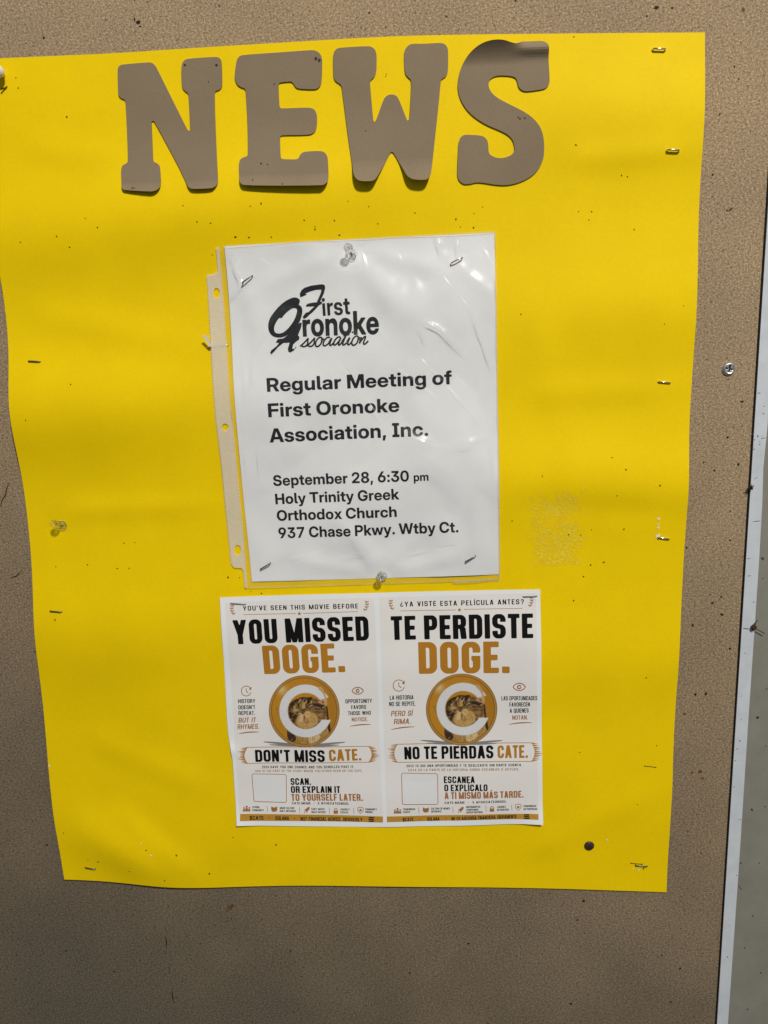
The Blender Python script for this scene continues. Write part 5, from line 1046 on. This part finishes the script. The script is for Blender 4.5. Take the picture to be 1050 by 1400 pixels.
flyer_half([(308.2, 823), (511.5, 817.2), (523.4, 1126), (327.5, 1123)], dict(
    tag=("YOU'VE SEEN THIS MOVIE BEFORE", z5(170, 160), z5(888, 147), 6.4), rules=[(z5(172, 184), z5(498, 178)), (z5(545, 178), z5(888, 167))], star=z5(521, 179), laurels=[z5(112, 155), z5(932, 133)],
    h1=('YOU MISSED', z5(116, 369), z5(957, 349), 33.2), h2=('DOGE.', z5(301, 560), z5(808, 546), 39.6),
    clock=(z5(188, 665), 6.8), eye=(z5(885, 663), 7.8),
    side=[('HISTORY', z5(137, 741), z5(245, 740), 5.4, 0), ("DOESN'T", z7(140, 27), z7(244, 25), 5.4, 0), ('REPEAT.', z7(140, 63), z7(242, 62), 5.4, 0), ('BUT IT', z7(138, 111), z7(246, 109), 6.8, 1), ('RHYMES.', z7(131, 153), z7(266, 150), 6.8, 1),
          ('OPPORTUNITY', z5(808, 743), z5(975, 739), 5.6, 0), ('FAVORS', z7(845, 26), z7(938, 24), 5.4, 0), ('THOSE WHO', z7(825, 64), z7(968, 61), 5.4, 0), ('NOTICE.', z7(848, 103), z7(950, 101), 5.4, 1)],
    swash=[(z7(140, 181), z7(266, 171)), (z7(836, 133), z7(968, 123))], coin=((415.6, 973.2), 48.5),
    ban=(z7(178, 266), z7(970, 259), 22.0), b1=("DON'T MISS", z7(245, 357), z7(680, 357), 16.4), b2=('CATE.', z7(708, 352), z7(908, 348), 16.0),
    body=[('2013 GAVE YOU ONE CHANCE AND YOU SCROLLED PAST IT.', z7(285, 398), z7(862, 397), 3.5, 0, 'tiny'), ('THIS IS THE PART OF THE STORY WHERE YOU EITHER SCAN OR YOU COPE.', z7(240, 422), z7(915, 421), 3.2, 1, 'tiny'),
          ('SCAN.', z7(465, 503), z7(593, 502), 9.4, 0, 'ban'), ('OR EXPLAIN IT', z7(467, 553), z7(775, 554), 9.4, 0, 'ban'), ('TO YOURSELF LATER.', z7(470, 603), z7(918, 601), 9.4, 2, 'ban'), ('CATE.MEME  •  X @THECATEONSOL', z7(473, 624), z7(830, 627), 3.2, 0, 'tiny')],
    code=[z7(222, 432), z7(437, 437), z7(438, 612), z7(235, 605)],
    icons=[('group', z7(190, 650), [('STRONG', z7(225, 646), z7(270, 647)), ('COMMUNITY', z7(225, 664), z7(298, 666))]), ('cat', z7(362, 653), [('MEME CULTURE', z7(397, 652), z7(488, 654)), ('BUILT DIFFERENT', z7(397, 670), z7(498, 673))]),
           ('rocket', z7(565, 660), [('EARLY MOVES', z7(595, 660), z7(677, 661)), ('MAKE HISTORY', z7(595, 678), z7(685, 680))]), ('lock', z7(747, 665), [('LIQUIDITY', z7(775, 662), z7(835, 663)), ('LOCKED', z7(775, 680), z7(825, 681))]),
           ('shield', z7(902, 660), [('COMMUNITY', z7(932, 659), z7(1005, 659)), ('OWNED', z7(932, 676), z7(978, 677))])], seps=[z7(317, 652), z7(520, 660), z7(705, 664), z7(858, 664)],
    bar=[z7(150, 680), z7(1043, 697), z7(1043, 735), z7(150, 722)], foot=[('$CATE', z7(210, 717), z7(297, 718), 5.2), ('•', z7(328, 714), z7(337, 714), 4), ('SOLANA', z7(370, 720), z7(455, 722), 5.2), ('•', z7(485, 718), z7(494, 718), 4), ('NOT FINANCIAL ADVICE, OBVIOUSLY', z7(527, 725), z7(915, 731), 5.2)], mark=z7(970, 716)),
    'left half of the flyer, in English')
flyer_half([(518.6, 817.4), (733.2, 811.3), (736.6, 1120), (529.2, 1125)], dict(
    tag=('¿YA VISTE ESTA PELÍCULA ANTES?', z6(147, 139), z6(920, 122), 6.8), rules=[(z6(147, 165), z6(494, 158)), (z6(545, 155), z6(910, 148))], star=z6(517, 158), laurels=[z6(98, 128), z6(958, 108)],
    h1=('TE PERDISTE', z6(92, 347), z6(977, 329), 32.6), h2=('DOGE.', z6(264, 557), z6(830, 549), 43.2),
    clock=(z6(138, 630), 7.8), eye=(z6(890, 635), 8.4),
    side=[('LA HISTORIA', z6(82, 721), z6(230, 718), 6, 0), ('NO SE REPITE.', z6(78, 761), z6(243, 758), 6, 0), ('PERO SÍ', z8(88, 71), z8(222, 68), 7.4, 1), ('RIMA.', z8(106, 121), z8(211, 118), 7.4, 1),
          ('LAS OPORTUNIDADES', z6(780, 723), z6(1003, 720), 6, 0), ('FAVORECEN', z6(830, 763), z6(957, 760), 6, 0), ('A QUIENES', z8(832, 49), z8(950, 46), 6, 0), ('NOTAN.', z8(848, 93), z8(945, 91), 6, 1)],
    swash=[(z8(88, 154), z8(237, 137)), (z8(826, 122), z8(972, 111))], coin=((631.3, 970.8), 48.8),
    ban=(z8(112, 246), z8(985, 236), 25.0), b1=('NO TE PIERDAS', z8(174, 342), z8(730, 332), 17.2), b2=('CATE.', z8(757, 331), z8(945, 328), 17.0),
    body=[('2013 TE DIO UNA OPORTUNIDAD Y TE DESLIZASTE SIN DARTE CUENTA.', z8(185, 391), z8(908, 380), 3.4, 0, 'tiny'), ('ESTA ES LA PARTE DE LA HISTORIA DONDE ESCANEAS O ACTUAS.', z8(198, 416), z8(890, 406), 3.2, 1, 'tiny'),
          ('ESCANEA', z8(420, 489), z8(613, 487), 9.2, 0, 'ban'), ('O EXPLÍCALO', z8(423, 540), z8(693, 536), 9.2, 0, 'ban'), ('A TI MISMO MÁS TARDE.', z8(425, 589), z8(918, 577), 9.4, 2, 'ban'), ('CATE.MEME  •  X @THECATEONSOL', z8(425, 619), z8(810, 609), 3.2, 0, 'tiny')],
    code=[z8(155, 427), z8(380, 431), z8(383, 622), z8(160, 622)],
    icons=[('group', z8(130, 662), [('COMUNIDAD', z8(165, 658), z8(240, 657)), ('FUERTE', z8(165, 676), z8(210, 675))]), ('cat', z8(307, 657), [('CULTURA DE MEMES', z8(340, 655), z8(458, 653)), ('DIFERENTE', z8(340, 673), z8(405, 672))]),
           ('rocket', z8(525, 655), [('MOVIMIENTOS', z8(560, 643), z8(648, 641)), ('TEMPRANOS', z8(560, 661), z8(636, 659)), ('HACEN HISTORIA', z8(560, 677), z8(663, 675))]), ('lock', z8(720, 648), [('LIQUIDEZ', z8(753, 643), z8(808, 641)), ('BLOQUEADA', z8(753, 661), z8(826, 659))]),
           ('shield', z8(885, 638), [('COMUNIDAD', z8(918, 637), z8(997, 635)), ('EN PROPIEDAD', z8(918, 656), z8(1003, 653))])], seps=[z8(262, 660), z8(475, 655), z8(682, 647), z8(843, 642)],
    bar=[z8(63, 697), z8(1010, 677), z8(1010, 710), z8(63, 732)], foot=[('$CATE', z8(163, 728), z8(230, 726), 5), ('•', z8(268, 722), z8(277, 722), 4), ('SOLANA', z8(315, 726), z8(393, 724), 5), ('•', z8(429, 719), z8(438, 719), 4), ('NO ES ASESORÍA FINANCIERA, OBVIAMENTE', z8(468, 723), z8(875, 708), 5)], mark=z8(937, 695)),
    'right half of the flyer, in Spanish')

# ------------------------------------------------------------------ staples, pins, screw
def tube(path, r, k=8, flat=1.0):
    q = np.asarray(path, float); V = []; Fs = []
    t = np.gradient(q, axis=0); t /= np.linalg.norm(t, axis=1)[:, None]
    up = np.array([0, 1, 0.0001])
    for i in range(len(q)):
        s = np.cross(t[i], up); 
        if np.linalg.norm(s) < 1e-6: s = np.array([0, 0, 1.0])
        s /= np.linalg.norm(s); w_ = np.cross(s, t[i])
        for j in range(k):
            a = 2 * math.pi * j / k; V.append(q[i] + r * (math.cos(a) * s * flat + math.sin(a) * w_))
    n = len(q)
    for i in range(n - 1):
        for j in range(k): Fs.append((i * k + j, i * k + (j + 1) % k, (i + 1) * k + (j + 1) % k, (i + 1) * k + j))
    Fs += [tuple(range(k))[::-1], tuple((n - 1) * k + j for j in range(k))]
    return np.array(V), Fs
def staple(a, b, zf, lab, mat=None, rise=.0011, lean=0.0, r=.00052):
    A = P(*a, .006); B = P(*b, .006); za = float(zf(A[:1], A[1:])[0]); zb = float(zf(B[:1], B[1:])[0])
    up = np.array([0, lean])
    pa = np.array([*A, za - .004]); pb = np.array([*B, zb - .004])
    A2 = A + up; B2 = B + up
    d = (B2 - A2) * .05
    path = [pa, np.array([*A2, za + rise * .55]), np.array([*(A2 + d), za + rise]), np.array([*((A2 + B2) / 2), max((za + zb) / 2, max(zf(np.array([(A2 + B2)[0] / 2]), np.array([(A2 + B2)[1] / 2]))[0], min(za, zb))) + rise]), np.array([*(B2 - d), zb + rise]), np.array([*B2, zb + rise * .55]), pb]
    v, f = tube(path, r)
    o = obj('staple', v, f, mat or m_steel, smooth=True, origin=(*((A + B) / 2), (za + zb) / 2))
    tag(o, lab, 'staple', 'staples holding the papers')
    return o
staple((893.5, 67.2), (910.5, 67.8), h_poster, 'bright silver staple in the top right corner of the yellow poster', lean=.0006, rise=.0018, r=.00072)
staple((911.5, 206.8), (928, 207.5), h_poster, 'bright silver staple below the top right corner of the yellow poster', lean=.0006, rise=.0018, r=.00072)
staple((901.3, 521.7), (918, 523.3), h_poster, 'dull staple at the right edge of the yellow poster, level with the screw')
staple((900, 735), (916, 737.2), h_poster, 'dull staple beside a torn white scuff at the right edge of the poster')
staple((870.5, 1186.3), (886.5, 1187.8), h_poster, 'grey staple in the bottom right corner of the yellow poster', m_dsteel)
staple((39, 493.5), (55, 494.2), h_poster, 'dark staple at the left edge of the poster, above the clear push pin', m_dsteel)
staple((69, 834.8), (85, 835.8), h_poster, 'dark staple at the left edge of the poster, below the clear push pin', m_dsteel)
staple((115, 1188.3), (129, 1190), h_poster, 'dark staple in the bottom left corner of the yellow poster', m_dsteel)
staple((332, 387), (345, 377), h_film, 'slanted staple in the upper left corner of the plastic sleeve', m_dsteel)
staple((617, 359.5), (632.5, 351.5), h_film, 'slanted staple in the upper right corner of the plastic sleeve')
staple((356, 778.3), (369, 770.3), h_film, 'slanted staple in the lower left corner of the plastic sleeve', m_dsteel)
staple((637, 767.5), (650, 760), h_film, 'slanted staple in the lower right corner of the plastic sleeve', m_dsteel)
staple((315, 824.8), (335.5, 826.3), h_flyer, 'thin staple across the top left corner of the flyer', m_dsteel, r=.0003)
staple((715.5, 816.6), (735, 815.6), h_flyer, 'thin staple across the top right corner of the flyer', m_dsteel, r=.0003)
staple((281.5, 475), (311, 471.5), h_poster, 'staple half hidden under the punched strip of the plastic sleeve', m_steel, rise=.0009)

def lathe(prof, k=28):
    V = []; Fs = []
    for r, z in prof:
        for j in range(k): a = 2 * math.pi * j / k; V.append((r * math.cos(a), r * math.sin(a), z))
    n = len(prof)
    for i in range(n - 1):
        for j in range(k): Fs.append((i * k + j, i * k + (j + 1) % k, (i + 1) * k + (j + 1) % k, (i + 1) * k + j))
    Fs += [tuple(range(k))[::-1], tuple((n - 1) * k + j for j in range(k))]
    return np.array(V, float), Fs
PROF = [(.0033, .0004), (.0046, .0006), (.0050, .0010), (.0049, .0016), (.0042, .0020), (.0030, .0024), (.0024, .0034), (.0021, .0052), (.0022, .0070), (.0027, .0082), (.0036, .0088), (.0040, .0094), (.0041, .0103), (.0038, .0109), (.0030, .0111), (.0012, .0112)]
def push_pin(px, zf, mat, lab, group, tilt=(0, 0), s=1.0, prof=PROF):
    c = P(*px, .006); z = float(zf(c[:1], c[1:])[0])
    r = empty('push_pin', (c[0], c[1], z)); tag(r, lab, 'push pin', group)
    v, f = lathe([(a * s, b * s) for a, b in prof])
    T = np.array([[1, 0, tilt[0]], [0, 1, tilt[1]], [0, 0, 1]])
    v = v @ T.T + [c[0], c[1], z]
    obj('grip', v, f, mat, r, smooth=True)
    nv, nf = lathe([(.0005, -.009), (.0006, -.002), (.0006, .0045 * s)], 10); nv = nv @ T.T + [c[0], c[1], z]
    obj('needle', nv, nf, m_needle, r, smooth=True)
    return r
push_pin((480.5, 348), h_film, m_clear, 'clear push pin at the top edge of the plastic sleeve', 'clear push pins', (-.18, .42), .88)
push_pin((522, 788), h_film, m_clear, 'clear push pin at the bottom edge of the plastic sleeve', 'clear push pins', (0, .2), .85)
push_pin((82.5, 720), h_poster, m_clear, 'clear push pin stuck in the yellow poster near its left edge', 'clear push pins', (-.30, .36), .88)
BALL = [(.0016, .0004), (.0018, .003), (.0030, .0042)] + [(.0046 * math.sin(a), .0072 - .0042 * math.cos(a)) for a in np.linspace(.6, 3.0, 12)]
push_pin((1.5, 101), h_poster, m_wpin, 'white push pin cut off by the left edge of the photo', None, (-.1, .1), 1.0, BALL)

c = P(806.7, 1159.3, .006); z = float(h_poster(c[:1], c[1:])[0])
t = empty('thumb_tack', (c[0], c[1], z)); tag(t, 'dark brown thumb tack in the lower right of the yellow poster', 'thumb tack')
v, f = lathe([(.0040, .0002), (.0044, .0005), (.0042, .0010), (.0034, .0015), (.0020, .0018), (.0006, .0019)], 32); obj('head', v + [c[0], c[1], z], f, m_btack, t, smooth=True)
v, f = lathe([(.0005, -.008), (.0006, .001)], 10); obj('needle', v + [c[0], c[1], z], f, m_needle, t)

# pan head screw with a crossed recess
c = P(997.3, 504.2, .002)
nr, na = 26, 72; V = []; Fs = []
for i in range(nr):
    rr_ = .0052 * i / (nr - 1)
    for j in range(na):
        a = 2 * math.pi * j / na + .15; x, y = rr_ * math.cos(a), rr_ * math.sin(a)
        zz = .0016 * min(1, max(0, (.0052 - rr_) / .0012)) ** .6 - (.0003 if rr_ < .0034 else 0) + .0006
        xr, yr = x * math.cos(.2) - y * math.sin(.2), x * math.sin(.2) + y * math.cos(.2)
        arm = min(max(abs(xr) - .0028, abs(yr) - .00062), max(abs(yr) - .0028, abs(xr) - .00062))
        zz -= .0020 * min(max(-arm / .00035 + .3, 0), 1)
        V.append((x, y, zz))
for i in range(nr - 1):
    for j in range(na): Fs.append((i * na + j, (i + 1) * na + j, (i + 1) * na + (j + 1) % na, i * na + (j + 1) % na))
k0 = len(V); 
for j in range(na): V.append((.0052 * math.cos(2 * math.pi * j / na + .15), .0052 * math.sin(2 * math.pi * j / na + .15), -.0005))
V_ = np.array(V); smi = []
for f_ in Fs:
    x, y = V_[list(f_), :2].mean(0); xr, yr = x * math.cos(.2) - y * math.sin(.2), x * math.sin(.2) + y * math.cos(.2)
    smi.append(1 if min(max(abs(xr) - .0027, abs(yr) - .0006), max(abs(yr) - .0027, abs(xr) - .0006)) < 0 else 0)  # faces of the cross coloured near black to deepen the recess's shade
smi += [0] * na
for j in range(na): Fs.append(((nr - 1) * na + j, k0 + j, k0 + (j + 1) % na, (nr - 1) * na + (j + 1) % na))
o = obj('screw', np.array(V) + [c[0], c[1], 0], Fs, [m_screw, m_gap], smooth=True, mi=smi, origin=(c[0], c[1], 0))
tag(o, 'silver cross head screw in the bare board at the right', 'screw')

# bits of dirt on the frame, and a torn corner under the strip
def crumb(px, n, s, seed, lab, mat, tail=None):
    r = np.random.RandomState(seed); c = P(*px, n)
    lat = []
    k, m_ = 10, 7
    for i in range(m_):
        for j in range(k):
            th = math.pi * (i + .3) / (m_ - .4); a = 6.283 * j / k; q = s * (.6 + .7 * r.rand())
            lat.append((q * math.sin(th) * math.cos(a), q * math.sin(th) * math.sin(a) * 1.2, q * .7 * math.cos(th)))
    V = np.array(lat) + [c[0], c[1], n + s * .3]
    Fs = [(i * k + j, i * k + (j + 1) % k, (i + 1) * k + (j + 1) % k, (i + 1) * k + j) for i in range(m_ - 1) for j in range(k)] + [tuple(range(k))[::-1], tuple((m_ - 1) * k + j for j in range(k))]
    g = Geo(); g.add(V, Fs)
    if tail is not None:
        for tl in tail:
            q = PP(tl, n + .001); v, f = tube(np.column_stack([q, np.full(len(q), n + .001)]), .00035, 6); g.add(v, f)
    o = obj('dirt_crumb', g.verts(), g.f, mat, origin=(c[0], c[1], n)); tag(o, lab, 'dirt')
crumb((1026, 667.5), .003, .0016, 1, 'dark crumb of dirt on the inner edge of the white strip', m_pit, [[(1021, 668), (1026, 667), (1031, 664)], [(1024, 671), (1027, 667), (1028, 662)]])
crumb((1030.5, 857), .003, .0024, 2, 'brown crumb with a thin stalk on the outer edge of the white strip', m_dirt, [[(1030, 858), (1038, 862), (1046, 866.5)], [(1031, 856), (1034, 850), (1036, 848)]])
q = PP([(277.5, 459), (281, 457.5), (288, 468), (289, 474), (286, 473)], .008)
g = Geo(); n = len(q); zz = np.array([.010, .010, .0085, .0075, .008])
g.add(np.concatenate([np.column_stack([q, zz]), np.column_stack([q, zz - .0003])]), [tuple(range(n)), tuple(range(2 * n - 1, n - 1, -1))] + [(i, i + n, (i + 1) % n + n, (i + 1) % n) for i in range(n)])
o = obj('paper_scrap', g.verts(), g.f, m_scuff); tag(o, 'tiny cream paper scrap sticking out beside the punched strip of the sleeve', 'scrap')
